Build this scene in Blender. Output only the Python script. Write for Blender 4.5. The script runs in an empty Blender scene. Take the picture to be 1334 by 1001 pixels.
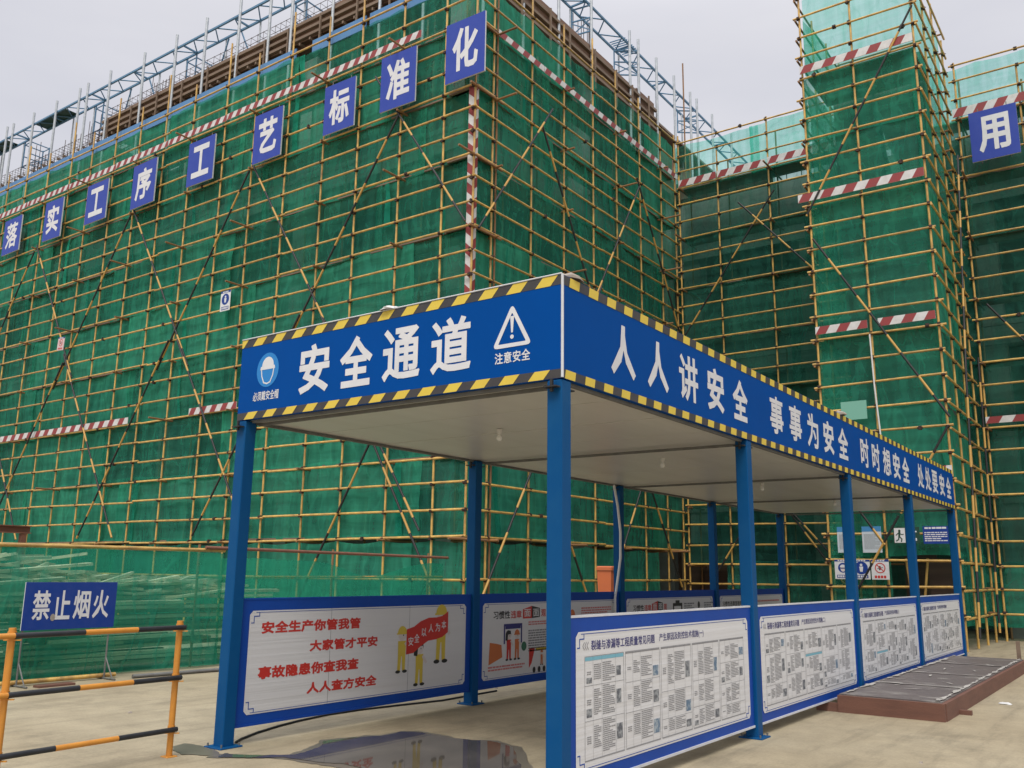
import bpy, math, random
from mathutils import Vector, Matrix, noise
from mathutils.geometry import delaunay_2d_cdt
random.seed(7)
sc = bpy.context.scene
C = sc.collection
PI = math.pi

# ------------------------------------------------------------------ camera, sky, sun, exposure
cam = bpy.data.cameras.new('camera')
cam.sensor_width = 36.0
cam.lens = 31.814
cam.clip_start = 0.1
cam.clip_end = 3000
co = bpy.data.objects.new('camera', cam)
C.objects.link(co)
R3 = Matrix(((0.814181, 0.108782, 0.57033), (0.580476, -0.173663, -0.795543), (0.012504, 0.978779, -0.204538)))
co.matrix_world = Matrix.Translation((0, 0, 1.55)) @ R3.to_4x4()
sc.camera = co

SUN_DIR = Vector((0.30, -0.70, 1.10)).normalized()      # towards the sun
w = bpy.data.worlds.new('World')
sc.world = w
w.use_nodes = True
nt = w.node_tree
nt.nodes.clear()
out = nt.nodes.new('ShaderNodeOutputWorld')
sky = nt.nodes.new('ShaderNodeTexSky')
sky.sky_type = 'NISHITA'
sky.sun_disc = False
sky.sun_elevation = math.asin(SUN_DIR.z)
sky.sun_rotation = math.atan2(SUN_DIR.x, SUN_DIR.y)
sky.dust_density = 4.0
bg1 = nt.nodes.new('ShaderNodeBackground')
bg1.inputs[1].default_value = 0.08
nt.links.new(sky.outputs[0], bg1.inputs[0])
tc = nt.nodes.new('ShaderNodeTexCoord')
mp = nt.nodes.new('ShaderNodeMapping')
mp.inputs['Scale'].default_value = (1.2, 1.2, 4.0)
ns = nt.nodes.new('ShaderNodeTexNoise')
ns.inputs['Scale'].default_value = 1.3
ns.inputs['Detail'].default_value = 5
cr = nt.nodes.new('ShaderNodeValToRGB')
cr.color_ramp.elements[0].position = 0.3
cr.color_ramp.elements[0].color = (0.585, 0.595, 0.665, 1)
cr.color_ramp.elements[1].position = 0.7
cr.color_ramp.elements[1].color = (0.775, 0.765, 0.80, 1)
nt.links.new(tc.outputs['Generated'], mp.inputs[0])
nt.links.new(mp.outputs[0], ns.inputs['Vector'])
nt.links.new(ns.outputs['Fac'], cr.inputs[0])
bg2 = nt.nodes.new('ShaderNodeBackground')
bg2.inputs[1].default_value = 0.77
nt.links.new(cr.outputs[0], bg2.inputs[0])
# an overcast sky is brighter overhead than near the horizon
sx = nt.nodes.new('ShaderNodeSeparateXYZ')
nt.links.new(tc.outputs['Generated'], sx.inputs[0])
zr = nt.nodes.new('ShaderNodeMapRange')
zr.interpolation_type = 'SMOOTHSTEP'
zr.inputs['From Min'].default_value = 0.52
zr.inputs['From Max'].default_value = 0.92
zr.inputs['To Min'].default_value = 0.77
zr.inputs['To Max'].default_value = 2.0
nt.links.new(sx.outputs['Z'], zr.inputs[0])
nt.links.new(zr.outputs[0], bg2.inputs[1])
mx = nt.nodes.new('ShaderNodeMixShader')
mx.inputs[0].default_value = 0.93
nt.links.new(bg1.outputs[0], mx.inputs[1])
nt.links.new(bg2.outputs[0], mx.inputs[2])
nt.links.new(mx.outputs[0], out.inputs[0])

sl = bpy.data.lights.new('sun', 'SUN')
sl.energy = 1.5
sl.angle = math.radians(25)
sl.color = (1.0, 0.96, 0.9)
so = bpy.data.objects.new('sun', sl)
C.objects.link(so)
so.rotation_euler = SUN_DIR.to_track_quat('Z', 'Y').to_euler()

sc.view_settings.view_transform = 'Standard'
sc.view_settings.look = 'None'
sc.view_settings.exposure = 0.5
sc.view_settings.gamma = 1.0
sc.cycles.transparent_max_bounces = 24
sc.cycles.max_bounces = 8


# ------------------------------------------------------------------ materials
def srgb(r, g, b):
    f = lambda c: (c / 255 / 12.92) if c / 255 <= 0.04045 else ((c / 255 + 0.055) / 1.055) ** 2.4
    return (f(r), f(g), f(b))


def mat(name, col, rough=0.6, metal=0.0, col2=None, scale=4.0, amount=0.5, bump=0.0, bscale=30.0, stretch=(1, 1, 1), spec=0.5, detail=6, lo=0.4, hi=0.7, vary=0.0):
    """A painted or weathered surface: colour col worn towards col2 by a noise."""
    m = bpy.data.materials.new(name)
    m.use_nodes = True
    n = m.node_tree
    b = n.nodes['Principled BSDF']
    b.inputs['Base Color'].default_value = (*col, 1)
    b.inputs['Roughness'].default_value = rough
    b.inputs['Metallic'].default_value = metal
    b.inputs['Specular IOR Level'].default_value = spec
    t = n.nodes.new('ShaderNodeTexCoord')
    mpn = n.nodes.new('ShaderNodeMapping')
    mpn.inputs['Scale'].default_value = stretch
    n.links.new(t.outputs['Object'], mpn.inputs[0])
    src = None
    if col2 is not None:
        nz = n.nodes.new('ShaderNodeTexNoise')
        nz.inputs['Scale'].default_value = scale
        nz.inputs['Detail'].default_value = detail
        nz.inputs['Roughness'].default_value = 0.65
        n.links.new(mpn.outputs[0], nz.inputs['Vector'])
        mr = n.nodes.new('ShaderNodeMapRange')
        mr.inputs['From Min'].default_value = lo
        mr.inputs['From Max'].default_value = hi
        mr.inputs['To Max'].default_value = amount
        n.links.new(nz.outputs['Fac'], mr.inputs[0])
        mixn = n.nodes.new('ShaderNodeMixRGB')
        mixn.inputs[1].default_value = (*col, 1)
        mixn.inputs[2].default_value = (*col2, 1)
        n.links.new(mr.outputs[0], mixn.inputs[0])
        src = mixn.outputs[0]
    if vary > 0:
        oi = n.nodes.new('ShaderNodeObjectInfo')
        mr2 = n.nodes.new('ShaderNodeMapRange')
        mr2.inputs['To Min'].default_value = 1 - vary
        mr2.inputs['To Max'].default_value = 1 + vary
        n.links.new(oi.outputs['Random'], mr2.inputs[0])
        hs = n.nodes.new('ShaderNodeHueSaturation')
        n.links.new(mr2.outputs[0], hs.inputs['Value'])
        if src is not None:
            n.links.new(src, hs.inputs['Color'])
        else:
            hs.inputs['Color'].default_value = (*col, 1)
        src = hs.outputs[0]
    if src is not None:
        n.links.new(src, b.inputs['Base Color'])
    if bump > 0:
        nb = n.nodes.new('ShaderNodeTexNoise')
        nb.inputs['Scale'].default_value = bscale
        nb.inputs['Detail'].default_value = 4
        n.links.new(mpn.outputs[0], nb.inputs['Vector'])
        bp = n.nodes.new('ShaderNodeBump')
        bp.inputs['Strength'].default_value = bump
        bp.inputs['Distance'].default_value = 0.02
        n.links.new(nb.outputs['Fac'], bp.inputs['Height'])
        n.links.new(bp.outputs[0], b.inputs['Normal'])
    return m


M = {}
M['yellow_pole'] = mat('yellow pole paint', (0.64, 0.40, 0.10), 0.36, col2=(0.20, 0.10, 0.04), scale=6, amount=0.85, spec=0.65, stretch=(1, 1, 0.5), vary=0.18)
M['brown_pole'] = mat('brown pole paint', (0.20, 0.11, 0.055), 0.65, col2=(0.36, 0.16, 0.04), scale=3, amount=0.8, vary=0.2)
M['clamp'] = mat('rusty clamp steel', (0.030, 0.015, 0.011), 0.7, col2=(0.075, 0.032, 0.018), scale=40, amount=0.7)
M['galv'] = mat('galvanised steel', (0.50, 0.53, 0.55), 0.45, 0.35, col2=(0.30, 0.33, 0.36), scale=9, amount=0.7)
M['truss_blue'] = mat('pale blue truss paint', (0.09, 0.22, 0.36), 0.5, col2=(0.05, 0.12, 0.2), scale=6, amount=0.6)
M['board_blue'] = mat('sky blue board paint', (0.07, 0.20, 0.42), 0.5, col2=(0.11, 0.26, 0.45), scale=2, amount=0.6)
M['post_blue'] = mat('blue post paint', (0.003, 0.068, 0.205), 0.42, col2=(0.010, 0.085, 0.215), scale=3, amount=0.6, bump=0.04, bscale=8, spec=0.10)
M['fascia_blue'] = mat('blue fascia film', (0.0002, 0.062, 0.285), 0.5, col2=(0.0004, 0.055, 0.25), scale=1.6, amount=0.6, bump=0.05, bscale=2.5, spec=0.05)
M['frame_blue'] = mat('printed blue border', (0.008, 0.062, 0.34), 0.45, col2=(0.012, 0.05, 0.26), scale=2.2, amount=0.5, spec=0.18)
M['sign_blue'] = mat('blue sign board', (0.035, 0.065, 0.34), 0.5, col2=(0.05, 0.08, 0.36), scale=3, amount=0.6, spec=0.18)
M['fire_blue'] = mat('blue warning board', (0.012, 0.045, 0.24), 0.5, col2=(0.03, 0.06, 0.25), scale=5, amount=0.6, spec=0.18)
M['white_text'] = mat('white vinyl lettering', (0.66, 0.66, 0.67), 0.5, col2=(0.52, 0.53, 0.56), scale=6, amount=0.5)
M['white_rail'] = mat('white edge strip', (0.62, 0.63, 0.65), 0.5, col2=(0.45, 0.46, 0.48), scale=5, amount=0.6)
M['panel_white'] = mat('printed white panel', (0.66, 0.66, 0.66), 0.5, col2=(0.58, 0.58, 0.585), scale=2, amount=0.7, bump=0.25, bscale=22, stretch=(0.01, 0.01, 1))
M['ceil_white'] = mat('white sandwich panel', (0.62, 0.61, 0.58), 0.35, col2=(0.50, 0.48, 0.44), scale=2, amount=0.6, bump=0.15, bscale=9, stretch=(1, 0.05, 1))
M['hz_yellow'] = mat('hazard yellow', (0.68, 0.51, 0.06), 0.5, col2=(0.60, 0.43, 0.05), scale=6, amount=0.6)
M['hz_black'] = mat('hazard black', (0.035, 0.032, 0.034), 0.5, col2=(0.06, 0.055, 0.05), scale=6, amount=0.6)
M['red'] = mat('red stripe paint', (0.27, 0.035, 0.035), 0.6, col2=(0.20, 0.04, 0.04), scale=5, amount=0.7)
M['white_stripe'] = mat('white stripe paint', (0.62, 0.61, 0.6), 0.6, col2=(0.45, 0.43, 0.4), scale=5, amount=0.7)
M['text_red'] = mat('red print', (0.52, 0.03, 0.02), 0.5)
M['text_navy'] = mat('navy print', (0.03, 0.03, 0.16), 0.5)
M['text_black'] = mat('black print', (0.02, 0.02, 0.02), 0.5)
M['text_gray'] = mat('grey print', (0.22, 0.22, 0.23), 0.5)
M['text_pink'] = mat('pink print', (0.55, 0.18, 0.17), 0.5)
M['photo_dark'] = mat('printed photograph', (0.10, 0.11, 0.13), 0.5, col2=(0.35, 0.37, 0.38), scale=26, amount=0.9, lo=0.45, hi=0.6)
M['photo_blue'] = mat('printed blue photograph', (0.10, 0.17, 0.26), 0.5, col2=(0.36, 0.42, 0.46), scale=24, amount=0.9, lo=0.45, hi=0.6)
M['teal'] = mat('teal print', (0.17, 0.42, 0.52), 0.5)
M['cart_yellow'] = mat('yellow print', (0.62, 0.47, 0.06), 0.5)
M['cart_skin'] = mat('skin tone print', (0.62, 0.56, 0.53), 0.5)
M['cart_orange'] = mat('orange print', (0.55, 0.16, 0.05), 0.5)
M['cart_green'] = mat('green print', (0.03, 0.14, 0.08), 0.5)
M['icon_blue'] = mat('light blue print', (0.006, 0.19, 0.52), 0.45)
M['sign_green'] = mat('dark green print', (0.012, 0.055, 0.035), 0.5)
M['concrete'] = mat('raw concrete', (0.30, 0.29, 0.27), 0.85, col2=(0.18, 0.17, 0.155), scale=0.9, amount=0.8, bump=0.2, bscale=6)
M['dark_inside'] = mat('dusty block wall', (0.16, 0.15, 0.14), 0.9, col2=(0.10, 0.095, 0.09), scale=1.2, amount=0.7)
M['formwork'] = mat('brown formwork board', (0.155, 0.085, 0.055), 0.75, col2=(0.25, 0.165, 0.115), scale=1.3, amount=0.8, stretch=(0.35, 0.35, 3), bump=0.1)
M['timber_old'] = mat('grey brown timber', (0.21, 0.15, 0.105), 0.8, col2=(0.12, 0.08, 0.055), scale=2, amount=0.8, stretch=(0.3, 0.3, 3))
M['rebar'] = mat('rusty reinforcement', (0.085, 0.055, 0.045), 0.8)
M['plank'] = mat('pale sawn timber', (0.66, 0.55, 0.40), 0.8, col2=(0.45, 0.35, 0.24), scale=3, amount=0.8, stretch=(6, 0.5, 6), vary=0.35)
M['edge_timber'] = mat('red brown edge timber', (0.165, 0.075, 0.05), 0.75, col2=(0.11, 0.05, 0.035), scale=2.5, amount=0.8, stretch=(1, 1, 5), bump=0.15)
M['ply_deck'] = mat('film faced plywood', (0.125, 0.105, 0.098), 0.5, col2=(0.36, 0.34, 0.30), scale=1.7, amount=0.75, lo=0.52, hi=0.72, bump=0.08, detail=9)
M['deck_dust'] = mat('dried cement smear', (0.42, 0.40, 0.36), 0.9, col2=(0.26, 0.24, 0.21), scale=6, amount=0.8)
M['orange_bin'] = mat('orange plastic', (0.55, 0.14, 0.045), 0.5, col2=(0.45, 0.12, 0.05), scale=3, amount=0.5)
M['bar_orange'] = mat('orange barrier paint', (0.62, 0.26, 0.035), 0.45, col2=(0.50, 0.20, 0.03), scale=7, amount=0.6)
M['bar_black'] = mat('black barrier paint', (0.014, 0.016, 0.02), 0.5, col2=(0.03, 0.032, 0.035), scale=9, amount=0.6)
M['hose'] = mat('white plastic hose', (0.62, 0.62, 0.6), 0.4)
M['cable'] = mat('black rubber cable', (0.018, 0.017, 0.016), 0.6)
M['rust'] = mat('rusted steel', (0.16, 0.065, 0.035), 0.8, col2=(0.10, 0.045, 0.03), scale=8, amount=0.8)
M['rust_pipe'] = mat('reddish rusty pipe', (0.22, 0.09, 0.055), 0.7, col2=(0.12, 0.06, 0.04), scale=5, amount=0.8)
M['leg_steel'] = mat('dirty grey steel', (0.16, 0.16, 0.15), 0.6, col2=(0.09, 0.085, 0.08), scale=6, amount=0.7)
M['paper'] = mat('white scrap paper', (0.6, 0.6, 0.58), 0.7)
M['rubble'] = mat('cement crumb', (0.36, 0.32, 0.27), 0.9, col2=(0.22, 0.18, 0.15), scale=9, amount=0.8)
M['bulb'] = mat('white bulb glass', (0.75, 0.75, 0.72), 0.2)
M['poster'] = mat('pale poster', (0.50, 0.56, 0.60), 0.5)
M['poster_blue'] = mat('blue poster header', (0.05, 0.22, 0.45), 0.5)
M['pinkish'] = mat('faded pink sheet', (0.62, 0.47, 0.47), 0.6)
M['mint'] = mat('mint paper sheet', (0.17, 0.40, 0.31), 0.7)
M['door_brown'] = mat('dark brown shuttering', (0.05, 0.026, 0.018), 0.7, col2=(0.085, 0.045, 0.03), scale=1.5, amount=0.8, stretch=(0.3, 0.3, 6))


def stripes_material(name, c1, c2, period, frac=0.5):
    """Bands along the local Z of a pole."""
    m = bpy.data.materials.new(name)
    m.use_nodes = True
    n = m.node_tree
    b = n.nodes['Principled BSDF']
    b.inputs['Roughness'].default_value = 0.55
    t = n.nodes.new('ShaderNodeTexCoord')
    s = n.nodes.new('ShaderNodeSeparateXYZ')
    n.links.new(t.outputs['Object'], s.inputs[0])
    d = n.nodes.new('ShaderNodeMath'); d.operation = 'DIVIDE'; d.inputs[1].default_value = period
    n.links.new(s.outputs['Z'], d.inputs[0])
    f = n.nodes.new('ShaderNodeMath'); f.operation = 'FRACT'
    n.links.new(d.outputs[0], f.inputs[0])
    g = n.nodes.new('ShaderNodeMath'); g.operation = 'GREATER_THAN'; g.inputs[1].default_value = frac
    n.links.new(f.outputs[0], g.inputs[0])
    x = n.nodes.new('ShaderNodeMixRGB')
    x.inputs[1].default_value = (*c1, 1)
    x.inputs[2].default_value = (*c2, 1)
    n.links.new(g.outputs[0], x.inputs[0])
    n.links.new(x.outputs[0], b.inputs['Base Color'])
    return m


M['brace'] = stripes_material('black and yellow brace paint', (0.018, 0.017, 0.018), (0.52, 0.30, 0.075), 1.25, 0.56)


def net_material(name, cover, tint, fib, crease=1.0):
    m = bpy.data.materials.new(name)
    m.use_nodes = True
    n = m.node_tree
    n.nodes.clear()
    o = n.nodes.new('ShaderNodeOutputMaterial')
    t = n.nodes.new('ShaderNodeTexCoord')
    oi = n.nodes.new('ShaderNodeObjectInfo')
    # cloth streaks: one noise stretched along the height, one broad
    mp1 = n.nodes.new('ShaderNodeMapping'); mp1.inputs['Scale'].default_value = (3.2, 3.2, 0.35)
    n1 = n.nodes.new('ShaderNodeTexNoise'); n1.inputs['Scale'].default_value = 1.6; n1.inputs['Detail'].default_value = 2
    n.links.new(t.outputs['Object'], mp1.inputs[0]); n.links.new(mp1.outputs[0], n1.inputs['Vector'])
    n2 = n.nodes.new('ShaderNodeTexNoise'); n2.inputs['Scale'].default_value = 0.8; n2.inputs['Detail'].default_value = 2
    n2.inputs['Roughness'].default_value = 0.5
    n.links.new(t.outputs['Object'], n2.inputs['Vector'])
    mp3 = n.nodes.new('ShaderNodeMapping'); mp3.inputs['Scale'].default_value = (0.35, 0.35, 5.0)
    n3 = n.nodes.new('ShaderNodeTexNoise'); n3.inputs['Scale'].default_value = 2.0; n3.inputs['Detail'].default_value = 2
    n.links.new(t.outputs['Object'], mp3.inputs[0]); n.links.new(mp3.outputs[0], n3.inputs['Vector'])
    # creases: thin ridges pulled between the ties, bright fold lines painted into the cover
    mp5 = n.nodes.new('ShaderNodeMapping'); mp5.inputs['Scale'].default_value = (1.5, 1.5, 0.55); mp5.inputs['Rotation'].default_value = (0.0, 0.5, 0.0)
    n5 = n.nodes.new('ShaderNodeTexNoise'); n5.inputs['Scale'].default_value = 1.3; n5.inputs['Detail'].default_value = 2; n5.inputs['Distortion'].default_value = 0.6
    n.links.new(t.outputs['Object'], mp5.inputs[0]); n.links.new(mp5.outputs[0], n5.inputs['Vector'])
    s5 = n.nodes.new('ShaderNodeMath'); s5.operation = 'SUBTRACT'; s5.inputs[1].default_value = 0.5
    n.links.new(n5.outputs['Fac'], s5.inputs[0])
    a5 = n.nodes.new('ShaderNodeMath'); a5.operation = 'ABSOLUTE'
    n.links.new(s5.outputs[0], a5.inputs[0])
    r5 = n.nodes.new('ShaderNodeMapRange'); r5.inputs['From Min'].default_value = 0.0; r5.inputs['From Max'].default_value = 0.045
    r5.inputs['To Min'].default_value = 0.30 * crease; r5.inputs['To Max'].default_value = 0.0
    n.links.new(a5.outputs[0], r5.inputs[0])
    ad0 = n.nodes.new('ShaderNodeMath'); ad0.operation = 'ADD'
    h3 = n.nodes.new('ShaderNodeMath'); h3.operation = 'MULTIPLY_ADD'; h3.inputs[1].default_value = 0.45; h3.inputs[2].default_value = 0.275
    n.links.new(n3.outputs['Fac'], h3.inputs[0])
    n.links.new(n1.outputs['Fac'], ad0.inputs[0]); n.links.new(h3.outputs[0], ad0.inputs[1])
    ad = n.nodes.new('ShaderNodeMath'); ad.operation = 'ADD'
    n.links.new(ad0.outputs[0], ad.inputs[0]); n.links.new(r5.outputs[0], ad.inputs[1])
    mr = n.nodes.new('ShaderNodeMapRange')
    mr.inputs['From Min'].default_value = 0.7; mr.inputs['From Max'].default_value = 1.3
    mr.inputs['To Min'].default_value = cover - 0.18; mr.inputs['To Max'].default_value = cover + 0.20  # wide cover range paints in fold contrast that the soft light lacks
    n.links.new(ad.outputs[0], mr.inputs[0])
    pv = n.nodes.new('ShaderNodeMapRange')
    pv.inputs['To Min'].default_value = -0.14; pv.inputs['To Max'].default_value = 0.12
    n.links.new(oi.outputs['Random'], pv.inputs[0])
    fa = n.nodes.new('ShaderNodeMath'); fa.operation = 'ADD'; fa.use_clamp = True
    n.links.new(mr.outputs[0], fa.inputs[0]); n.links.new(pv.outputs[0], fa.inputs[1])
    col = n.nodes.new('ShaderNodeMixRGB')
    col.inputs[1].default_value = (fib[0] * 0.8, fib[1] * 0.66, fib[2] * 0.74, 1)
    col.inputs[2].default_value = (fib[0] * 1.5, min(1, fib[1] * 1.2), fib[2] * 1.15, 1)
    mr4 = n.nodes.new('ShaderNodeMapRange'); mr4.inputs['From Min'].default_value = 0.3; mr4.inputs['From Max'].default_value = 0.7
    n.links.new(n2.outputs['Fac'], mr4.inputs[0])
    av = n.nodes.new('ShaderNodeMath'); av.operation = 'MULTIPLY_ADD'; av.inputs[1].default_value = 0.55
    n.links.new(mr4.outputs[0], av.inputs[0])
    pr = n.nodes.new('ShaderNodeMath'); pr.operation = 'MULTIPLY'; pr.inputs[1].default_value = 0.45
    n.links.new(oi.outputs['Random'], pr.inputs[0])
    n.links.new(pr.outputs[0], av.inputs[2])
    n.links.new(av.outputs[0], col.inputs[0])
    bp = n.nodes.new('ShaderNodeBump'); bp.inputs['Strength'].default_value = 0.32 * crease; bp.inputs['Distance'].default_value = 0.06
    n.links.new(ad.outputs[0], bp.inputs['Height'])
    df = n.nodes.new('ShaderNodeBsdfDiffuse'); tl = n.nodes.new('ShaderNodeBsdfTranslucent')
    for q in (df, tl):
        n.links.new(col.outputs[0], q.inputs['Color'])
        n.links.new(bp.outputs[0], q.inputs['Normal'])
    m1 = n.nodes.new('ShaderNodeMixShader'); m1.inputs[0].default_value = 0.45
    n.links.new(df.outputs[0], m1.inputs[1]); n.links.new(tl.outputs[0], m1.inputs[2])
    tr = n.nodes.new('ShaderNodeBsdfTransparent'); tr.inputs['Color'].default_value = (*tint, 1)
    m2 = n.nodes.new('ShaderNodeMixShader')
    n.links.new(fa.outputs[0], m2.inputs[0])
    n.links.new(tr.outputs[0], m2.inputs[1]); n.links.new(m1.outputs[0], m2.inputs[2])
    n.links.new(m2.outputs[0], o.inputs[0])
    return m


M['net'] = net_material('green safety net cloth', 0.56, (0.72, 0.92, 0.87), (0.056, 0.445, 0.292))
M['net_back'] = net_material('thin darker green net cloth', 0.46, (0.66, 0.88, 0.83), (0.040, 0.235, 0.170))  # less cover and darker fibres than the main net cloth
M['net_fold'] = net_material('gathered green net cloth', 0.58, (0.66, 0.95, 0.88), (0.03, 0.40, 0.27), 0.8)
M['net_top'] = net_material('thin green safety net cloth', 0.32, (0.66, 0.96, 0.90), (0.05, 0.62, 0.42), 0.6)
M['net_fence'] = net_material('green fence net cloth', 0.66, (0.66, 0.95, 0.86), (0.035, 0.40, 0.245), 1.2)


def ground_material():
    m = bpy.data.materials.new('site concrete')
    m.use_nodes = True
    n = m.node_tree
    b = n.nodes['Principled BSDF']
    t = n.nodes.new('ShaderNodeTexCoord')
    def nz(scale, detail, rough=0.6, vec=None):
        q = n.nodes.new('ShaderNodeTexNoise'); q.inputs['Scale'].default_value = scale
        q.inputs['Detail'].default_value = detail; q.inputs['Roughness'].default_value = rough
        n.links.new(vec or t.outputs['Object'], q.inputs['Vector'])
        return q
    a = nz(0.28, 8, 0.6); c = nz(2.2, 10, 0.7); f = nz(40, 4, 0.6)
    mp2 = n.nodes.new('ShaderNodeMapping'); mp2.inputs['Scale'].default_value = (3.0, 0.35, 1); mp2.inputs['Rotation'].default_value = (0, 0, 0.3)
    n.links.new(t.outputs['Object'], mp2.inputs[0])
    s = nz(1.5, 6, 0.7, mp2.outputs[0])
    def ramp(src, lo, hi, c1, c2):
        r = n.nodes.new('ShaderNodeValToRGB')
        r.color_ramp.elements[0].position = lo; r.color_ramp.elements[0].color = (*c1, 1)
        r.color_ramp.elements[1].position = hi; r.color_ramp.elements[1].color = (*c2, 1)
        n.links.new(src, r.inputs[0])
        return r
    base = ramp(a.outputs['Fac'], 0.35, 0.65, (0.325, 0.265, 0.165), (0.375, 0.32, 0.215))
    def mul(x, src, lo, hi, v1, v2, fac=1.0):
        r = ramp(src, lo, hi, (v1,) * 3, (v2,) * 3)
        q = n.nodes.new('ShaderNodeMixRGB'); q.blend_type = 'MULTIPLY'; q.inputs[0].default_value = fac
        n.links.new(x, q.inputs[1]); n.links.new(r.outputs[0], q.inputs[2])
        return q.outputs[0]
    x = mul(base.outputs[0], c.outputs['Fac'], 0.3, 0.62, 0.78, 1.05)
    x = mul(x, s.outputs['Fac'], 0.32, 0.5, 0.76, 1.0)
    st = nz(0.7, 9, 0.72)
    x = mul(x, st.outputs['Fac'], 0.30, 0.46, 0.70, 1.0)
    x = mul(x, f.outputs['Fac'], 0.25, 0.6, 0.85, 1.04)
    n.links.new(x, b.inputs['Base Color'])
    b.inputs['Roughness'].default_value = 0.85
    bp = n.nodes.new('ShaderNodeBump'); bp.inputs['Strength'].default_value = 0.25; bp.inputs['Distance'].default_value = 0.02
    n.links.new(c.outputs['Fac'], bp.inputs['Height'])
    n.links.new(bp.outputs[0], b.inputs['Normal'])
    return m


M['ground'] = ground_material()


def water_material():
    m = mat('wet concrete film', (0.075, 0.066, 0.055), 0.04, col2=(0.16, 0.14, 0.115), scale=2.2, amount=0.6, spec=0.6)
    return m


M['water'] = water_material()
M['wet'] = mat('damp concrete', (0.13, 0.115, 0.09), 0.35, col2=(0.20, 0.175, 0.135), scale=3, amount=0.7, spec=0.4)


# ------------------------------------------------------------------ mesh builder
class MB:
    def __init__(s):
        s.v = []; s.f = []; s.mi = []; s.sm = []; s.mats = []

    def m(s, name):
        if name not in s.mats:
            s.mats.append(name)
        return s.mats.index(name)

    def face(s, pts, mt, smooth=False):
        i = len(s.v)
        s.v += [tuple(p) for p in pts]
        s.f.append(tuple(range(i, i + len(pts))))
        s.mi.append(s.m(mt)); s.sm.append(smooth)

    def raw(s, verts, faces, mt, smooth=False):
        i = len(s.v)
        s.v += [tuple(p) for p in verts]
        k = s.m(mt)
        for f in faces:
            s.f.append(tuple(i + j for j in f)); s.mi.append(k); s.sm.append(smooth)
        return s

    def box(s, x0, x1, y0, y1, z0, z1, mt, bev=0.0):
        if bev <= 0:
            v = [(x0, y0, z0), (x1, y0, z0), (x1, y1, z0), (x0, y1, z0), (x0, y0, z1), (x1, y0, z1), (x1, y1, z1), (x0, y1, z1)]
            s.raw(v, [(3, 2, 1, 0), (4, 5, 6, 7), (0, 1, 5, 4), (1, 2, 6, 5), (2, 3, 7, 6), (3, 0, 4, 7)], mt)
        else:                                      # vertical and top edges chamfered
            b = bev
            def ring(z, i):
                return [(x0 + b + i, y0 + i, z), (x1 - b - i, y0 + i, z), (x1 - i, y0 + b + i, z), (x1 - i, y1 - b - i, z), (x1 - b - i, y1 - i, z), (x0 + b + i, y1 - i, z), (x0 + i, y1 - b - i, z), (x0 + i, y0 + b + i, z)]
            v = ring(z0, 0) + ring(z1 - b, 0) + ring(z1, b)
            fs = [tuple(range(7, -1, -1)), tuple(range(16, 24))]
            for k in range(2):
                for j in range(8):
                    fs.append((k * 8 + j, k * 8 + (j + 1) % 8, k * 8 + 8 + (j + 1) % 8, k * 8 + 8 + j))
            s.raw(v, fs, mt)
        return s

    def tube(s, pts, r, mt, n=8, caps=True):
        pts = [Vector(p) for p in pts]
        rings = []
        up = None
        for i, p in enumerate(pts):
            d = (pts[min(i + 1, len(pts) - 1)] - pts[max(i - 1, 0)]).normalized()
            if up is None:
                up = Vector((0, 0, 1)) if abs(d.z) < 0.9 else Vector((1, 0, 0))
            a = d.cross(up).normalized(); b = a.cross(d).normalized(); up = b
            rr = r[i] if isinstance(r, (list, tuple)) else r
            rings.append([p + (a * math.cos(2 * PI * k / n) + b * math.sin(2 * PI * k / n)) * rr for k in range(n)])
        v = [q for g in rings for q in g]
        f = []
        for i in range(len(rings) - 1):
            for k in range(n):
                f.append((i * n + k, (i + 1) * n + k, (i + 1) * n + (k + 1) % n, i * n + (k + 1) % n))
        s.raw(v, f, mt, True)
        if caps:
            s.raw(rings[0], [tuple(range(n))], mt)
            s.raw(rings[-1], [tuple(range(n - 1, -1, -1))], mt)
        return s

    def bar(s, p0, p1, a, b, mt):
        """A rectangular bar from p0 to p1, a wide and b high."""
        p0, p1 = Vector(p0), Vector(p1)
        d = (p1 - p0).normalized()
        up = Vector((0, 0, 1)) if abs(d.z) < 0.95 else Vector((0, 1, 0))
        u = d.cross(up).normalized() * a / 2
        v = u.cross(d).normalized() * b / 2
        q = [p0 - u - v, p0 + u - v, p0 + u + v, p0 - u + v, p1 - u - v, p1 + u - v, p1 + u + v, p1 - u + v]
        s.raw(q, [(3, 2, 1, 0), (4, 5, 6, 7), (0, 1, 5, 4), (1, 2, 6, 5), (2, 3, 7, 6), (3, 0, 4, 7)], mt)
        return s

    def build(s, name, parent=None):
        me = bpy.data.meshes.new(name)
        me.from_pydata(s.v, [], s.f)
        for k in s.mats:
            me.materials.append(M[k])
        me.polygons.foreach_set('material_index', s.mi)
        me.polygons.foreach_set('use_smooth', s.sm)
        me.update()
        o = bpy.data.objects.new(name, me)
        C.objects.link(o)
        if parent is not None:
            put(o, parent)
        return o


ROOT_AT = {}


def put(o, parent):
    """Parent o, whose own coordinates are the world's, to a thing or a part."""
    o.parent = parent
    o.matrix_parent_inverse = Matrix.Translation(-Vector(ROOT_AT.get(parent.name, (0, 0, 0))))


def tag(o, label, cat, group=None, kind=None):
    if label: o['label'] = label
    if cat: o['category'] = cat
    if group: o['group'] = group
    if kind: o['kind'] = kind
    return o


def thing(name, loc, label, cat, group=None):
    o = bpy.data.objects.new(name, None)
    o.empty_display_size = 0.2
    C.objects.link(o)
    o.location = loc
    ROOT_AT[o.name] = tuple(loc)
    return tag(o, label, cat, group)


def struct(o):
    o['kind'] = 'structure'
    return o


POLE = {}


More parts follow.
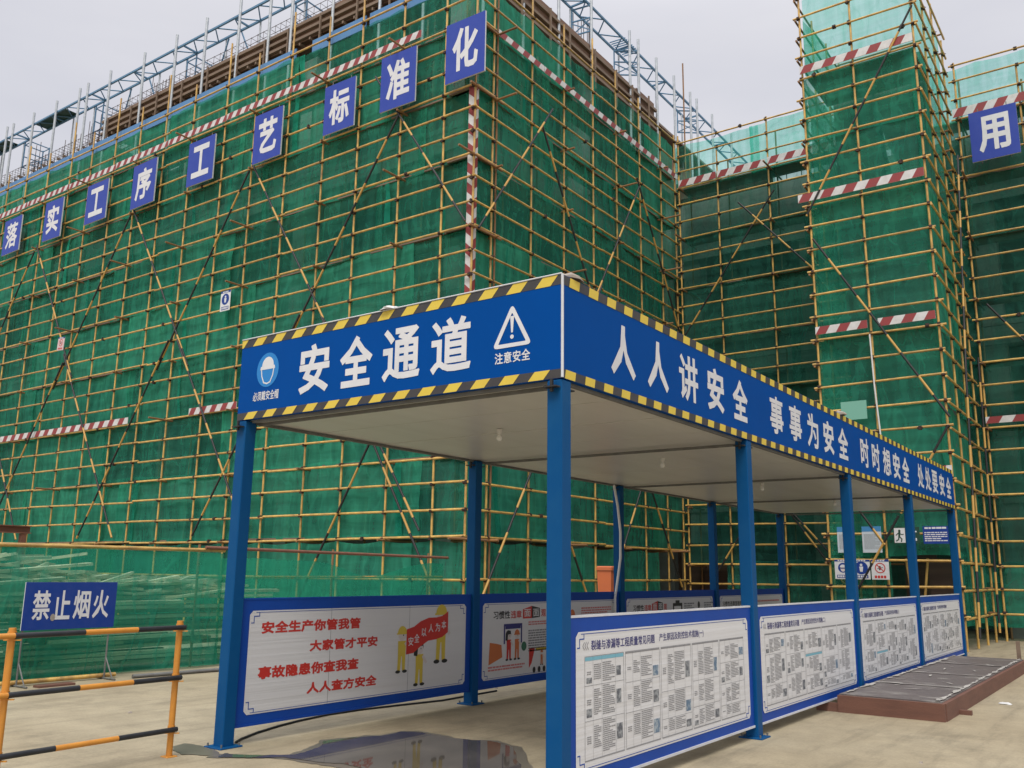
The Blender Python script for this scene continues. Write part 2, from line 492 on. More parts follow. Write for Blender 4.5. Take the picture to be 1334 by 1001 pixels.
def pole(name, p0, p1, r, mt, parent, n=8):
    """A straight pole as an object of its own; poles of one length share their mesh."""
    p0, p1 = Vector(p0), Vector(p1)
    L = round((p1 - p0).length, 2)
    key = (L, r, mt, n)
    if key not in POLE:
        b = MB(); b.tube([(0, 0, 0), (0, 0, L)], r, mt, n)
        o = b.build(name)
        POLE[key] = o.data
    else:
        o = bpy.data.objects.new(name, POLE[key]); C.objects.link(o)
    q = (p1 - p0).to_track_quat('Z', 'Y')
    o.rotation_mode = 'QUATERNION'
    o.rotation_quaternion = q
    o.location = p0
    if parent is not None:
        put(o, parent)
    return o


# ------------------------------------------------------------------ lettering
GL = {}


def glyph(text, bold=0.02, spacing=1.0):
    """The flat outline of a word, thickened, as (points, triangles) fitted to the unit square."""
    key = (text, bold, spacing)
    if key in GL:
        return GL[key]
    cu = bpy.data.curves.new('lettering', 'FONT')
    cu.body = text
    cu.resolution_u = 2
    cu.space_character = spacing
    to = bpy.data.objects.new('lettering', cu)
    C.objects.link(to)
    dg = bpy.context.evaluated_depsgraph_get()
    me = bpy.data.meshes.new_from_object(to.evaluated_get(dg))
    vs = [Vector((v.co.x, v.co.y)) for v in me.vertices]
    tris = [tuple(p.vertices) for p in me.polygons]
    cnt = {}
    for t in tris:
        for a, b in zip(t, t[1:] + t[:1]):
            k = (min(a, b), max(a, b)); cnt[k] = cnt.get(k, 0) + 1
    edges = [k for k, c in cnt.items() if c == 1]
    bpy.data.objects.remove(to); bpy.data.curves.remove(cu); bpy.data.meshes.remove(me)
    if bold > 0:
        pts = list(vs); fcs = [list(t) for t in tris]
        for a, b in edges:
            d = vs[b] - vs[a]
            if d.length < 1e-6:
                continue
            d.normalize(); nn = Vector((-d.y, d.x)) * bold; e = d * bold
            i = len(pts)
            pts += [vs[a] - nn - e * 0.8, vs[b] - nn + e * 0.8, vs[b] + nn + e * 0.8, vs[a] + nn - e * 0.8]
            fcs.append([i, i + 1, i + 2, i + 3])
        good = []
        for fc in fcs:
            q = [pts[i] for i in fc]
            ar = sum(q[i].cross(q[(i + 1) % len(q)]) for i in range(len(q)))
            if abs(ar) > 1e-7:
                good.append(fc if ar > 0 else fc[::-1])
        r = delaunay_2d_cdt(pts, [], good, 0, 1e-6, False)
        vs = [Vector(p) for p in r[0]]
        hulls = []
        for fc in good:
            q = [pts[i] for i in fc]
            hulls.append((min(p.x for p in q), max(p.x for p in q), min(p.y for p in q), max(p.y for p in q), q))
        tris = []
        for t in r[2]:
            cx = sum(vs[i].x for i in t) / len(t); cy = sum(vs[i].y for i in t) / len(t)
            for x0, x1, y0, y1, q in hulls:
                if x0 <= cx <= x1 and y0 <= cy <= y1 and all((q[(i + 1) % len(q)].x - q[i].x) * (cy - q[i].y) - (q[(i + 1) % len(q)].y - q[i].y) * (cx - q[i].x) >= 0 for i in range(len(q))):
                    tris.append(tuple(t))
                    break
        used = sorted({i for t in tris for i in t})
        back = {j: i for i, j in enumerate(used)}
        vs, tris = [vs[j] for j in used], [tuple(back[i] for i in t) for t in tris]
    x0 = min(v.x for v in vs); x1 = max(v.x for v in vs); y0 = min(v.y for v in vs); y1 = max(v.y for v in vs)
    P = [((v.x - x0) / (x1 - x0), (v.y - y0) / (y1 - y0)) for v in vs]
    out_t = []
    for t in tris:
        a, b, c = (Vector(P[i]) for i in t[:3])
        ar = (b - a).cross(c - a)
        if abs(ar) < 1e-9 and len(t) == 3:
            continue
        out_t.append(t if ar > 0 else tuple(reversed(t)))
    GL[key] = (P, out_t)
    return GL[key]


class Plane:
    """A flat face to print on: u runs to the reader's right, v up."""
    def __init__(s, o, u, v):
        s.o, s.u, s.v = Vector(o), Vector(u), Vector(v)
        s.n = s.u.cross(s.v)

    def at(s, a, b, h=0.003):
        return s.o + s.u * a + s.v * b + s.n * h


def text(mb, pl, s, u0, u1, v0, v1, mt, bold=0.02, h=0.003, spacing=1.0, slant=0.0):
    P, T = glyph(s, bold, spacing)
    mb.raw([pl.at(u0 + (u1 - u0) * x, v0 + (v1 - v0) * y + slant * x, h) for x, y in P], T, mt)


def poly(mb, pl, pts, mt, h=0.003):
    ar = sum(pts[i][0] * pts[(i + 1) % len(pts)][1] - pts[(i + 1) % len(pts)][0] * pts[i][1] for i in range(len(pts)))
    if ar < 0:
        pts = pts[::-1]
    mb.face([pl.at(a, b, h) for a, b in pts], mt)


def rect(mb, pl, u0, u1, v0, v1, mt, h=0.003):
    poly(mb, pl, [(u0, v0), (u1, v0), (u1, v1), (u0, v1)], mt, h)


def disc(mb, pl, u, v, ru, rv, mt, h=0.003, n=24):
    poly(mb, pl, [(u + ru * math.cos(2 * PI * k / n), v + rv * math.sin(2 * PI * k / n)) for k in range(n)], mt, h)


def ringp(mb, pl, u, v, r0, r1, mt, h=0.003, n=28, asp=1.0):
    for k in range(n):
        a, b = 2 * PI * k / n, 2 * PI * (k + 1) / n
        poly(mb, pl, [(u + r * math.cos(t) * asp, v + r * math.sin(t)) for r, t in ((r0, a), (r1, a), (r1, b), (r0, b))], mt, h)


def stroke(mb, pl, pts, wd, mt, h=0.003):
    for i in range(len(pts) - 1):
        a, b = Vector(pts[i]), Vector(pts[i + 1])
        d = (b - a).normalized(); nn = Vector((-d.y, d.x)) * wd / 2; e = d * wd * 0.4
        poly(mb, pl, [tuple(a - nn - e), tuple(b - nn + e), tuple(b + nn + e), tuple(a + nn - e)], mt, h + 0.0002 * i)


def lines_of_print(mb, pl, u0, u1, v0, v1, lh, mt, h=0.003, ragged=0.35, fill=0.62):
    """Body copy too small to read: rows of short marks."""
    v = v1
    while v - lh > v0:
        u = u0
        end = u1 - (random.random() * ragged * (u1 - u0) if random.random() < 0.4 else 0)
        while u < end:
            wdt = lh * random.uniform(0.7, 2.6)
            e = min(u + wdt, end)
            rect(mb, pl, u, e, v - lh * fill, v, mt, h)
            u = e + lh * random.uniform(0.12, 0.35)
        v -= lh


# ------------------------------------------------------------------ ground
g = MB()
g.face([(-400, -200, 0), (300, -200, 0), (300, 500, 0), (-400, 500, 0)], 'ground')
tag(g.build('ground'), 'pale dusty concrete yard floor of the building site', 'ground', kind='structure')


def blob(name, pts, z, mt, label, cat, jit=0.04, sub=9):
    dense = []
    n = len(pts)
    for i in range(n):
        a, b = Vector(pts[i]), Vector(pts[(i + 1) % n])
        for k in range(sub):
            p = a.lerp(b, k / sub)
            q = noise.noise_vector(Vector((p.x * 4, p.y * 4, 3.1))) + noise.noise_vector(Vector((p.x * 17, p.y * 17, 6.1))) * 0.5
            dense.append((p.x + q.x * jit, p.y + q.y * jit, z))
    b = MB()
    b.face(dense, mt)
    o = b.build(name)
    return tag(o, label, cat, kind='structure')


PUD = [(-6.77, 5.29), (-6.64, 5.34), (-6.43, 5.46), (-6.26, 5.65), (-6.40, 6.06), (-6.55, 6.23), (-6.5, 6.48), (-6.34, 6.76), (-6.34, 7.05), (-6.15, 7.14), (-5.74, 7.11), (-5.36, 7.22), (-5.0, 7.1), (-4.4, 6.3), (-4.2, 5.4), (-4.7, 4.7), (-5.35, 5.2), (-5.3, 5.6), (-5.71, 5.62), (-5.92, 5.53), (-6.24, 5.50), (-6.42, 5.35), (-6.61, 5.22), (-6.71, 5.16)]
blob('puddle', PUD,
     0.008, 'water', 'shallow puddle on the concrete under the front of the canopy', 'puddle')
pc = Vector((-5.6, 6.0))
blob('wet_margin', [tuple(Vector(p) + (Vector(p) - pc).normalized() * random.uniform(0.05, 0.14)) for p in PUD], 0.004, 'wet', 'damp dark rim of concrete round the puddle', 'puddle', 0.06, 9)
blob('wet_patch', [(-7.4, 5.23), (-7.42, 5.37), (-7.21, 5.39), (-6.95, 5.32), (-6.80, 5.28), (-6.73, 5.17), (-6.87, 5.14), (-7.05, 5.07), (-7.25, 5.12)],
     0.005, 'wet', 'small dark wet patch beside the foot of the front left canopy post', 'puddle')

# ------------------------------------------------------------------ buildings behind the nets
def building(name, loc, label, x0, x1, y0, y1, slabs, top, cols_x, cols_y, front=True, side=True):
    t = thing(name, loc, label, 'building')
    for z in slabs:
        b = MB()
        b.box(x0, x1, y0, y1, z - 0.15, z, 'concrete')
        b.build('floor_slab', t)
        if front:
            b = MB(); b.box(x0, x1, y0 + 0.02, y0 + 0.3, z - 0.70, z - 0.153, 'concrete'); b.build('edge_beam', t)
        if side:
            b = MB(); b.box(x1 - 0.3, x1 - 0.02, y0 + 0.303, y1, z - 0.70, z - 0.153, 'concrete'); b.build('edge_beam', t)
    for x, y in [(x, y0 + 0.35) for x in cols_x] + [(x1 - 0.35, y) for y in cols_y]:
        b = MB(); b.box(x - 0.3, x + 0.3, y - 0.28, y + 0.28, 0, top, 'concrete'); b.build('column', t)
    b = MB(); b.box(x0, x1 - 3.0, y0 + 3.0, y0 + 3.2, 0, top + 0.47, 'dark_inside')
    b.box(x1 - 3.2, x1 - 3.0, y0 + 3.203, y1, 0, top + 0.47, 'dark_inside')
    b.build('inner_wall', t)
    return t


bx1 = -13.9
mb_t = building('concrete_building', (-30, 25, 0), 'large unfinished concrete building behind the left nets, brown formwork along its top',
                -62, bx1, 17.15, 42, (4.3, 8.8, 13.3), 17.3, [-14.3 - 6 * k for k in range(8)], [17.5 + 6 * k for k in range(1, 5)])
# top deck shuttering
def shutter(p0, p1, nrm, zb, zt, inset=0.0):
    """Formwork of the edge beam: boards, walers and studs, from p0 to p1."""
    p0, p1, nrm = Vector(p0), Vector(p1), Vector(nrm)
    b = MB()
    d = (p1 - p0)
    L = d.length; d.normalize()
    s = 0.0
    while s < L:
        e = min(s + random.uniform(1.6, 2.0), L)
        a, c = p0 + d * s, p0 + d * (e - 0.012)
        off = nrm * random.uniform(0, 0.02)
        zt2 = zt + random.uniform(-0.05, 0.06)
        q = [a + off, c + off, c + off - nrm * 0.04, a + off - nrm * 0.04]
        v = [(p.x, p.y, zb) for p in q] + [(p.x, p.y, zt2) for p in q]
        b.raw(v, [(0, 1, 2, 3), (7, 6, 5, 4), (0, 4, 5, 1), (1, 5, 6, 2), (2, 6, 7, 3), (3, 7, 4, 0)], 'formwork')
        s = e
    b.build('formwork_board', mb_t)
    b = MB()
    for z in (zb + 0.08, zb + (zt - zb) * 0.42, zb + (zt - zb) * 0.75):
        b.bar(p0 + nrm * 0.075 + Vector((0, 0, z)), p1 + nrm * 0.075 + Vector((0, 0, z)), 0.09, 0.09, 'timber_old')
    b.build('waler', mb_t)
    s = 0.5
    while s < L:
        p = p0 + d * s + nrm * 0.145
        b = MB()
        b.bar((p.x, p.y, zb - 0.45), (p.x, p.y, zt - random.uniform(0.0, 0.25)), 0.05, 0.05, 'timber_old')
        b.build('stud', mb_t)
        s += random.uniform(1.1, 1.7)


shutter((-31.8, 17.0, 0), (-13.62, 17.0, 0), (0, -1, 0), 17.85, 18.62)
shutter((-62, 17.3, 0), (-31.9, 17.3, 0), (0, -1, 0), 17.05, 18.0)
for k in range(9):                               # tubes and bearers slung under the shuttering
    z = 16.75 + 0.13 * k + random.uniform(-0.04, 0.04)
    x0 = random.uniform(-46, -20)
    pole('shoring_tube', (x0, 16.95 + 0.1 * (k % 3), z), (min(x0 + random.uniform(6, 14), -13.9), 16.95 + 0.1 * (k % 3), z + random.uniform(-0.08, 0.08)), 0.028, 'rust', mb_t)
for k in range(60):
    x = -43 + k * 0.5 + random.uniform(-0.15, 0.15)
    b = MB(); b.bar((x, 16.85 + random.uniform(0, 0.1), 17.78), (x + random.uniform(-0.05, 0.05), 18.4, 17.8 + random.uniform(-0.04, 0.02)), 0.06, 0.09, 'timber_old'); b.build('bearer', mb_t)
shutter((-13.6, 17.05, 0), (-13.6, 27.7, 0), (1, 0, 0), 17.35, 18.45)
b = MB()
b.box(-31.7, -13.65, 17.05, 42, 17.9, 17.95, 'formwork')
b.box(-62, -31.75, 17.35, 42, 17.4, 17.45, 'formwork')
for y in (17.4, 18.2, 19.0, 19.8, 20.6):
    b.box(-31.6, -13.7, y, y + 0.08, 17.80, 17.897, 'timber_old')
    b.box(-62, -31.8, y, y + 0.08, 17.3, 17.397, 'timber_old')
b.box(-31.7, -13.9, 17.3, 42, 17.955, 18.3, 'concrete')
b.box(-62, -31.75, 17.6, 42, 17.455, 17.6, 'concrete')
b.build('deck_formwork', mb_t)
b = MB()
for k in range(46):
    x = -14.3 - k * 1.05 + random.uniform(-0.1, 0.1)
    for y in (17.5, 18.6):
        b.tube([(x, y, 13.3), (x, y, 17.4)], 0.03, 'rust', 6)
for k in range(3):
    for y in (17.42, 18.5):
        b.tube([(-62, y, 14.0 + 1.25 * k), (-14, y, 14.0 + 1.25 * k)], 0.025, 'rust', 6)
for k in range(9):
    y = 19 + k * 1.1
    b.tube([(-14.2, y, 13.3), (-14.2, y, 17.4)], 0.03, 'rust', 6)
    b.tube([(-14.2, 18 + k * 1.2, 16.9), (-19, 18 + k * 1.2, 16.9)], 0.03, 'rust', 6)
tag(b.build('shoring_prop', mb_t), None, None, kind='stuff')

# reinforcement cages of the beams and columns above the deck
def cage(p0, p1, z0, z1, wd, step, name='beam_cage'):
    p0, p1 = Vector(p0), Vector(p1)
    d = (p1 - p0); L = d.length; d.normalize(); nn = Vector((-d.y, d.x, 0)) * wd / 2
    b = MB()
    for s in (-1, 1):
        for z in (z0, (z0 + z1) / 2, z1):
            pts = []
            k = 0.0
            while k <= L:
                q = p0 + d * k + nn * s
                pts.append((q.x, q.y, z + 0.05 * noise.noise(Vector((k * 0.35, z, s)))))
                k += 1.5
            b.tube(pts, 0.012, 'rebar', 4, False)
    k = 0.0
    while k < L:
        q = p0 + d * k
        for a, c in ((-1, -1), (1, 1)):
            e = q + nn * a
            b.tube([(e.x, e.y, z0 - 0.25), (e.x, e.y, z1 + 0.03)], 0.008, 'rebar', 4, False)
        b.tube([(q.x - nn.x, q.y - nn.y, z1), (q.x + nn.x, q.y + nn.y, z1)], 0.008, 'rebar', 4, False)
        k += step * random.uniform(0.8, 1.2)
    return tag(b.build(name, mb_t), None, None)


cage((-32, 17.35, 0), (-14, 17.35, 0), 18.62, 19.12, 0.35, 0.32)
cage((-62, 17.6, 0), (-31, 17.6, 0), 17.85, 18.7, 0.35, 0.26)
cage((-62, 18.4, 0), (-31, 18.4, 0), 17.9, 18.6, 0.3, 0.3)
cage((-62, 21.0, 0), (-31, 21.0, 0), 18.2, 19.4, 0.3, 0.3)
cage((-62, 19.6, 0), (-14, 19.6, 0), 18.7, 19.3, 0.35, 0.35)
cage((-15.2, 17.4, 0), (-15.2, 27, 0), 18.35, 18.5, 0.3, 0.5)


def starters(x, y, z, n, hmin, hmax):
    b = MB()
    for k in range(n):
        a = 2 * PI * k / n
        px, py = x + 0.26 * math.copysign(abs(math.cos(a)) ** 0.5, math.cos(a)), y + 0.26 * math.copysign(abs(math.sin(a)) ** 0.5, math.sin(a))
        h = random.uniform(hmin, hmax)
        b.tube([(px, py, z), (px + random.uniform(-0.03, 0.03), py + random.uniform(-0.03, 0.03), z + h)], 0.013, 'rebar', 5, False)
    for k in range(4):
        zz = z + 0.15 + 0.22 * k
        b.tube([(x - 0.27, y - 0.27, zz), (x + 0.27, y - 0.27, zz), (x + 0.27, y + 0.27, zz), (x - 0.27, y + 0.27, zz), (x - 0.27, y - 0.27, zz)], 0.008, 'rebar', 4, False)
    b.build('column_rebar', mb_t)


for x, n, h in ((-39.0, 8, 2.3), (-36.5, 10, 2.0), (-34.6, 8, 2.5), (-30.2, 8, 2.3), (-24.6, 8, 1.2), (-20.6, 8, 1.5), (-18.0, 10, 1.8)):
    starters(x, 18.2, 18.3 if x > -31.7 else 17.6, n, h * 0.6, h + (0 if x > -31.7 else 0.7))
for y, n, h in ((24.2, 10, 2.4), (28.2, 10, 2.3), (29.0, 8, 2.0), (20.5, 6, 1.6)):
    starters(-14.6, y, 18.3 if y < 27.5 else 16.7, n, h * 0.55, h)
# brick upstand beyond the end of the side shuttering
b = MB()
for k in range(22):
    y = 27.8 + 0.36 * k
    b.box(-14.0, -13.72, y, y + 0.33, 15.5, 16.95 + random.uniform(0, 0.35) - 0.02 * k, 'formwork')
b.build('parapet_formwork', mb_t)

bk = building('concrete_building', (-6, 32, 0), 'lower unfinished concrete block behind the recessed nets and the tower',
              -13.3, 9, 28.3, 44, (4.3, 8.8, 13.9), 13.8, [-12.6, -8.5, -3.4, 1.6, 6.5], [], True, False)
b = MB(); b.box(-13.3, 9, 28.25, 28.295, 12.4, 14.5, 'concrete'); b.build('edge_beam', bk)
b = MB(); b.box(-13.3, 9, 28.3, 28.34, 14.78, 15.15, 'formwork'); b.box(-13.3, -9.6, 28.5, 28.54, 14.3, 14.95, 'formwork'); b.build('formwork_board', bk)
b = MB()
for k in range(60):
    x = -13 + k * 0.36 + random.uniform(-0.1, 0.1)
    b.tube([(x, 28.42, 14.0), (x, 28.42, 14.85 + random.uniform(0, 0.25))], 0.014, 'rebar', 4, False)
b.tube([(-13.2, 28.5, 14.2), (8.9, 28.5, 14.2)], 0.03, 'rust', 6)
b.tube([(-13.2, 28.5, 14.62), (8.9, 28.5, 14.62)], 0.02, 'rust', 6)
tag(b.build('beam_rebar', bk), None, None)

core = thing('sky_block_core', (-5.2, 25, 0), 'dark concrete core added inside the narrow netted tower to block the sky behind', 'building')  # opaque core added to keep sky light from behind out of the nets
b = MB()
def prism(pts, y0, y1):
    n = len(pts)
    v = [(x, y0, z) for x, z in pts] + [(x, y1, z) for x, z in pts]
    b.raw(v, [tuple(range(n)), tuple(range(2 * n - 1, n - 1, -1))] + [(i, i + n, (i + 1) % n + n, (i + 1) % n) for i in range(n)], 'dark_inside')


prism([(-6.35, 2.3), (-3.98, 2.3), (-3.98, 11.95), (-6.35, 11.95)], 24.3, 25.2)
prism([(-6.35, 11.953), (-5.28, 11.953), (-5.12, 12.6), (-5.22, 13.2), (-5.3, 14.3), (-5.3, 15.55), (-6.35, 15.55)], 24.3, 25.2)
prism([(-4.62, 11.953), (-3.98, 11.953), (-3.98, 15.5), (-5.27, 15.5), (-5.24, 14.3), (-5.02, 13.1), (-4.86, 12.7)], 24.3, 25.2)
b.build('core_wall', core)
b = MB()
for z in (3.9, 7.5, 11.1):
    b.box(-6.35, -3.98, 22.9, 24.297, z - 0.12, z, 'concrete')
b.build('core_slab', core)

# ------------------------------------------------------------------ scaffolds
RP = 0.0285
CL = MB()
CL.box(-0.036, 0.036, -0.050, 0.045, -0.046, 0.046, 'clamp', 0.010)
CL.box(-0.062, 0.062, -0.042, 0.03, -0.020, 0.020, 'clamp', 0.005)
CL.tube([(0.03, -0.075, 0.03), (0.03, 0.02, 0.03)], 0.010, 'clamp', 6)
clamp_proto = CL.build('coupler')
CLAMP_MESH = clamp_proto.data
bpy.data.objects.remove(clamp_proto)
CLV = [tuple(v.co) for v in CLAMP_MESH.vertices]
CLF = [tuple(p.vertices) for p in CLAMP_MESH.polygons]


def clamps(t, spots, yaw):
    """Couplers at the joints: the hundred nearest as parts, the rest as one."""
    eye = Vector((0, 0, 1.55))
    spots = sorted(spots, key=lambda p: (Vector(p) - eye).length)
    for p in spots[:100]:
        o = bpy.data.objects.new('coupler', CLAMP_MESH); C.objects.link(o)
        o.location = p; o.rotation_euler = (0, 0, yaw + random.choice((0, 0, PI / 2)))
        put(o, t)
    if len(spots) > 100:
        b = MB()
        for p in spots[100:]:
            mtx = Matrix.Translation(p) @ Matrix.Rotation(yaw + random.choice((0, 0, PI / 2)), 4, 'Z')
            b.raw([tuple(mtx @ Vector(v)) for v in CLV], CLF, 'clamp')
        tag(b.build('coupler', t), None, None, kind='stuff')


def net_panel(t, pl, u0, u1, v0, v1, h, mt, sag=0.05, amp=0.03, seed=0.0, corner=None, skew=0.0, hem=False):
    nu, nv = max(2, int((u1 - u0) / 0.2)), max(3, int((v1 - v0) / 0.2))
    vs, fs = [], []
    for j in range(nv + 1):
        for i in range(nu + 1):
            a, c = i / nu, j / nv
            u, v = u0 + (u1 - u0) * a, v0 + (v1 - v0) * c
            q = Vector((u * 0.9, v * 0.5, seed))
            d = noise.noise(q) * amp + noise.noise(Vector((u * 2.6, v * 0.8, seed + 9))) * amp * 0.5 + noise.noise(Vector((u * 0.7, v * 3.4, seed + 5))) * amp * 0.4
            drop = sag * abs(math.sin(PI * u / 1.5)) * (c ** 3) + sag * 0.8 * noise.noise(Vector((u * 0.8, seed, 2))) * (1 - c) ** 3
            if corner:
                drop += corner(a, c)
            if skew:                                 # a gathered strip: pinched, swinging edges
                u = u0 + (u1 - u0) * (0.5 + (a - 0.5) * (0.45 + 0.9 * abs(noise.noise(Vector((v * 0.9, seed, 7)))) + 0.4 * (1 - c))) + 0.10 * noise.noise(Vector((v * 1.1, seed, 4)))
            vs.append(pl.at(u + skew * (1 - c), v - drop, -h + d))
    for j in range(nv):
        for i in range(nu):
            k = j * (nu + 1) + i
            fs.append((k, k + 1, k + nu + 2, k + nu + 1))
    b = MB(); b.raw(vs, fs, mt, True)
    if hem:                                         # the folded, double hem along the lower edge and one selvedge
        hv, hf = [], []
        for i in range(nu + 1):
            e = 0.10 + 0.05 * noise.noise(Vector((i * 0.23, seed, 1)))
            p = vs[i] + pl.n * 0.012
            hv += [p, p + pl.v * e + pl.n * 0.006]
            if i:
                k = 2 * i - 2
                hf.append((k, k + 2, k + 3, k + 1))
        n0 = len(hv)
        for j in range(nv + 1):
            p = vs[j * (nu + 1)] + pl.n * 0.02
            hv += [p, p + pl.u * (0.10 + 0.05 * noise.noise(Vector((j * 0.3, seed, 5))))]
            if j:
                k = n0 + 2 * j - 2
                hf.append((k, k + 1, k + 3, k + 2))
        b.raw(hv, hf, mt, True)
    return b.build('safety_net', t)


def toe_board(t, pl, u0, u1, v0, ht, sw, h=0.10, mt=('red', 'white_stripe'), lean=0.6, name='striped_board', up=False):
    """A red and white board lying on the outside of the poles; up=True stands it on end."""
    b = MB()
    n = max(1, int(round((u1 - u0) / sw)))
    sw = (u1 - u0) / n
    sk = ht * lean
    def f(a, c, d):
        return pl.at(a, c, d) if not up else pl.at(c, a, d)
    o = [(u0, v0), (u1, v0), (u1, v0 + ht), (u0, v0 + ht)]
    back = [f(a, c, h - 0.018) for a, c in o]; fr = [f(a, c, h) for a, c in o]
    fl = [(3, 2, 1, 0), (0, 1, 5, 4), (1, 2, 6, 5), (2, 3, 7, 6), (3, 0, 4, 7)]
    if up: fl = [tuple(reversed(q)) for q in fl]
    b.raw(back + fr, fl, mt[1])
    def clip(a):
        return min(max(a, u0), u1)
    k = -2
    while k <= n + 1:
        a = u0 + k * sw
        q = [(clip(a), v0), (clip(a + sw), v0), (clip(a + sw + sk), v0 + ht), (clip(a + sk), v0 + ht)]
        if q[1][0] - q[0][0] + q[2][0] - q[3][0] > 1e-4:
            pts = [f(x, y, h) for x, y in q]
            if up: pts = pts[::-1]
            b.face(pts, mt[k % 2])
        k += 1
    return b.build(name, t)


def scaffold(name, base, label, pl, posts, u0, u1, zs, z_top, braces, boards, inner=0.9, lifts=(), post_top=None, nets=True, seg=6.0, skip=None, yaw=0.0, ledger_bottom=0.0):
    t = thing(name, base, label, 'scaffold')
    spots = []
    for i, u in enumerate(posts):
        zt = post_top(i, u) if post_top else z_top
        lean = random.uniform(-0.035, 0.035)
        pole('standard', pl.at(u, 0, 0), pl.at(u + lean, zt, 0), RP, 'yellow_pole', t)
        if inner:
            pole('inner_standard', pl.at(u, 0, -inner), pl.at(u, min(zt, z_top), -inner), RP, 'brown_pole', t)
    for z in zs:
        a = u0 - random.uniform(0.0, 0.12)
        while a < u1 - 0.2:
            e = min(a + 6.0, u1 + random.uniform(0.0, 0.12))
            if u1 - e < 1.2:
                e = u1 + random.uniform(0, 0.12)
            dz0 = random.uniform(-0.03, 0.03); dz1 = random.uniform(-0.03, 0.03)
            pole('ledger', pl.at(a, z + dz0, 0.055), pl.at(e, z + dz1, 0.055), RP, 'yellow_pole', t)
            a = e - 0.0
        for u in posts:
            spots.append(tuple(pl.at(u, z, 0.03)))
            if random.random() < 0.07:
                spots.append(tuple(pl.at(min(u + random.uniform(0.3, 1.1), u1 - 0.3), z, 0.055)))
    clamps(t, spots, yaw)
    for (a, za, c, zc) in braces:
        # two poles lapped end to end
        mid = random.uniform(0.45, 0.55)
        P0, P1 = Vector(pl.at(a, za, 0.115)), Vector(pl.at(c, zc, 0.115))
        if (P1 - P0).length > 7:
            pole('brace', P0, P0.lerp(P1, mid + 0.04), RP, 'brace', t)
            pole('brace', P0.lerp(P1, mid - 0.04) + pl.n * 0.06, P1 + pl.n * 0.06, RP, 'brace', t)
        else:
            pole('brace', P0, P1, RP, 'brace', t)
    if inner:
        for z in lifts:
            b = MB()
            o = [pl.at(u0, z + 0.02, -inner + 0.02), pl.at(u1, z + 0.02, -inner + 0.02), pl.at(u1, z + 0.02, -0.12), pl.at(u0, z + 0.02, -0.12)]
            b.raw(o + [p + Vector((0, 0, 0.04)) for p in o], [(3, 2, 1, 0), (4, 5, 6, 7), (0, 1, 5, 4), (1, 2, 6, 5), (2, 3, 7, 6), (3, 0, 4, 7)], 'timber_old')
            b.build('plank_deck', t)
            for u in posts[::2]:
                pole('transom', pl.at(u + 0.08, z - 0.04, -inner - 0.15), pl.at(u + 0.08, z - 0.04, random.choice((0.18, 0.25, 0.3, 0.65))), RP, 'brown_pole', t)
    for bd in boards:
        toe_board(t, pl, *bd)
    return t


def hang_nets(t, pl, u0, u1, rows, seg, mt, mt_top=None, top_from=99, shut=None):
    k = 0
    for (v0, v1) in rows:
        a = u0
        a_first = random.uniform(2.5, seg)
        first = True
        while a < u1 - 0.05:
            e = min(a + (a_first if first else seg), u1)
            first = False
            if u1 - e < 1.0:
                e = u1
            if not (shut and shut(a, e, v0, v1)):
                m_ = mt_top if (mt_top and v0 >= top_from - 0.01) else mt
                net_panel(t, pl, a, min(e + 0.28, u1), v0, v1 + 0.06, 0.10 + 0.035 * (k % 3), m_, sag=0.07, amp=0.085, seed=k * 3.7, hem=True)
            a = e
            k += 1


def gathered(t, pl, u0, u1, rows, n, seed):
    rnd = random.Random(seed)
    for k in range(n):
        u = rnd.uniform(u0 + 0.3, u1 - 0.6)
        v0, v1 = rnd.choice(rows)
        wd = rnd.uniform(0.08, 0.26)
        net_panel(t, pl, u, u + wd, v0 + rnd.choice((0, 0, 0.6)), v1, 0.07, 'net_fold', sag=0.02, amp=0.03, seed=k * 1.7 + seed, skew=rnd.uniform(-0.25, 0.25))


LM = [2.3 + 1.8 * k for k in range(8)]          # lift levels of the main building: 2.3 ... 14.9
zs_main = [1.37] + [2.3 + 0.6 * k for k in range(23)] + [16.22]
PF = Plane((0, 15.65, 0), (1, 0, 0), (0, 0, 1))
PS = Plane((-12.42, 0, 0), (0, 1, 0), (0, 0, 1))
fposts = [-12.44, -13.38, -14.83, -16.34, -17.71, -19.26, -20.75, -22.2, -23.85, -25.38, -26.83, -28.32, -29.83, -31.26, -32.9, -34.5, -36.0, -37.5, -39.0, -40.5, -42.0]
apx = [-38.7, -32.95, -26.75, -20.7, -14.8]
fbr = []
for a in apx:
    fbr.append((a, 13.0, a - 7.1, 2.45))
    fbr.append((a + (-0.9 if a > -16 else 0.1), 14.35 if a > -16 else 13.2, a + 7.1 if a < -16 else -12.55, 2.45 if a < -16 else 9.6))
for a in (-15.3,):
    fbr.append((a, 4.6, a - 2.5, 0.4)); fbr.append((a + 0.1, 4.55, a + 2.5, 0.5))
fr = scaffold('tube_scaffold', (-25, 15.65, 0), 'green netted yellow tube scaffold along the long left front carrying the row of character signs', PF, fposts, -43, -12.45, zs_main, 16.25, fbr,
              [(-43 + 3.0 * k, -43 + 3.0 * (k + 1) - 0.03, 14.98 + random.uniform(-0.02, 0.02), 0.2, 0.2) for k in range(9)] + [(-16.0, -14.15, 14.98, 0.2, 0.2), (-42, -25.75, 5.92, 0.2, 0.28), (-22.65, -20.5, 5.9, 0.2, 0.24)],
              lifts=LM, post_top=lambda i, u: (16.9, 17.7)[i % 2] + random.uniform(-0.1, 0.1) if i > 2 else (16.4, 17.2, 16.5)[i], ledger_bottom=0)
rows_main = [(0.25, 2.2)] + [(z, z + 1.8) for z in LM[:-1]] + [(14.9, 16.2)]
hang_nets(fr, PF, -43, -12.5, rows_main, 6.0, 'net')
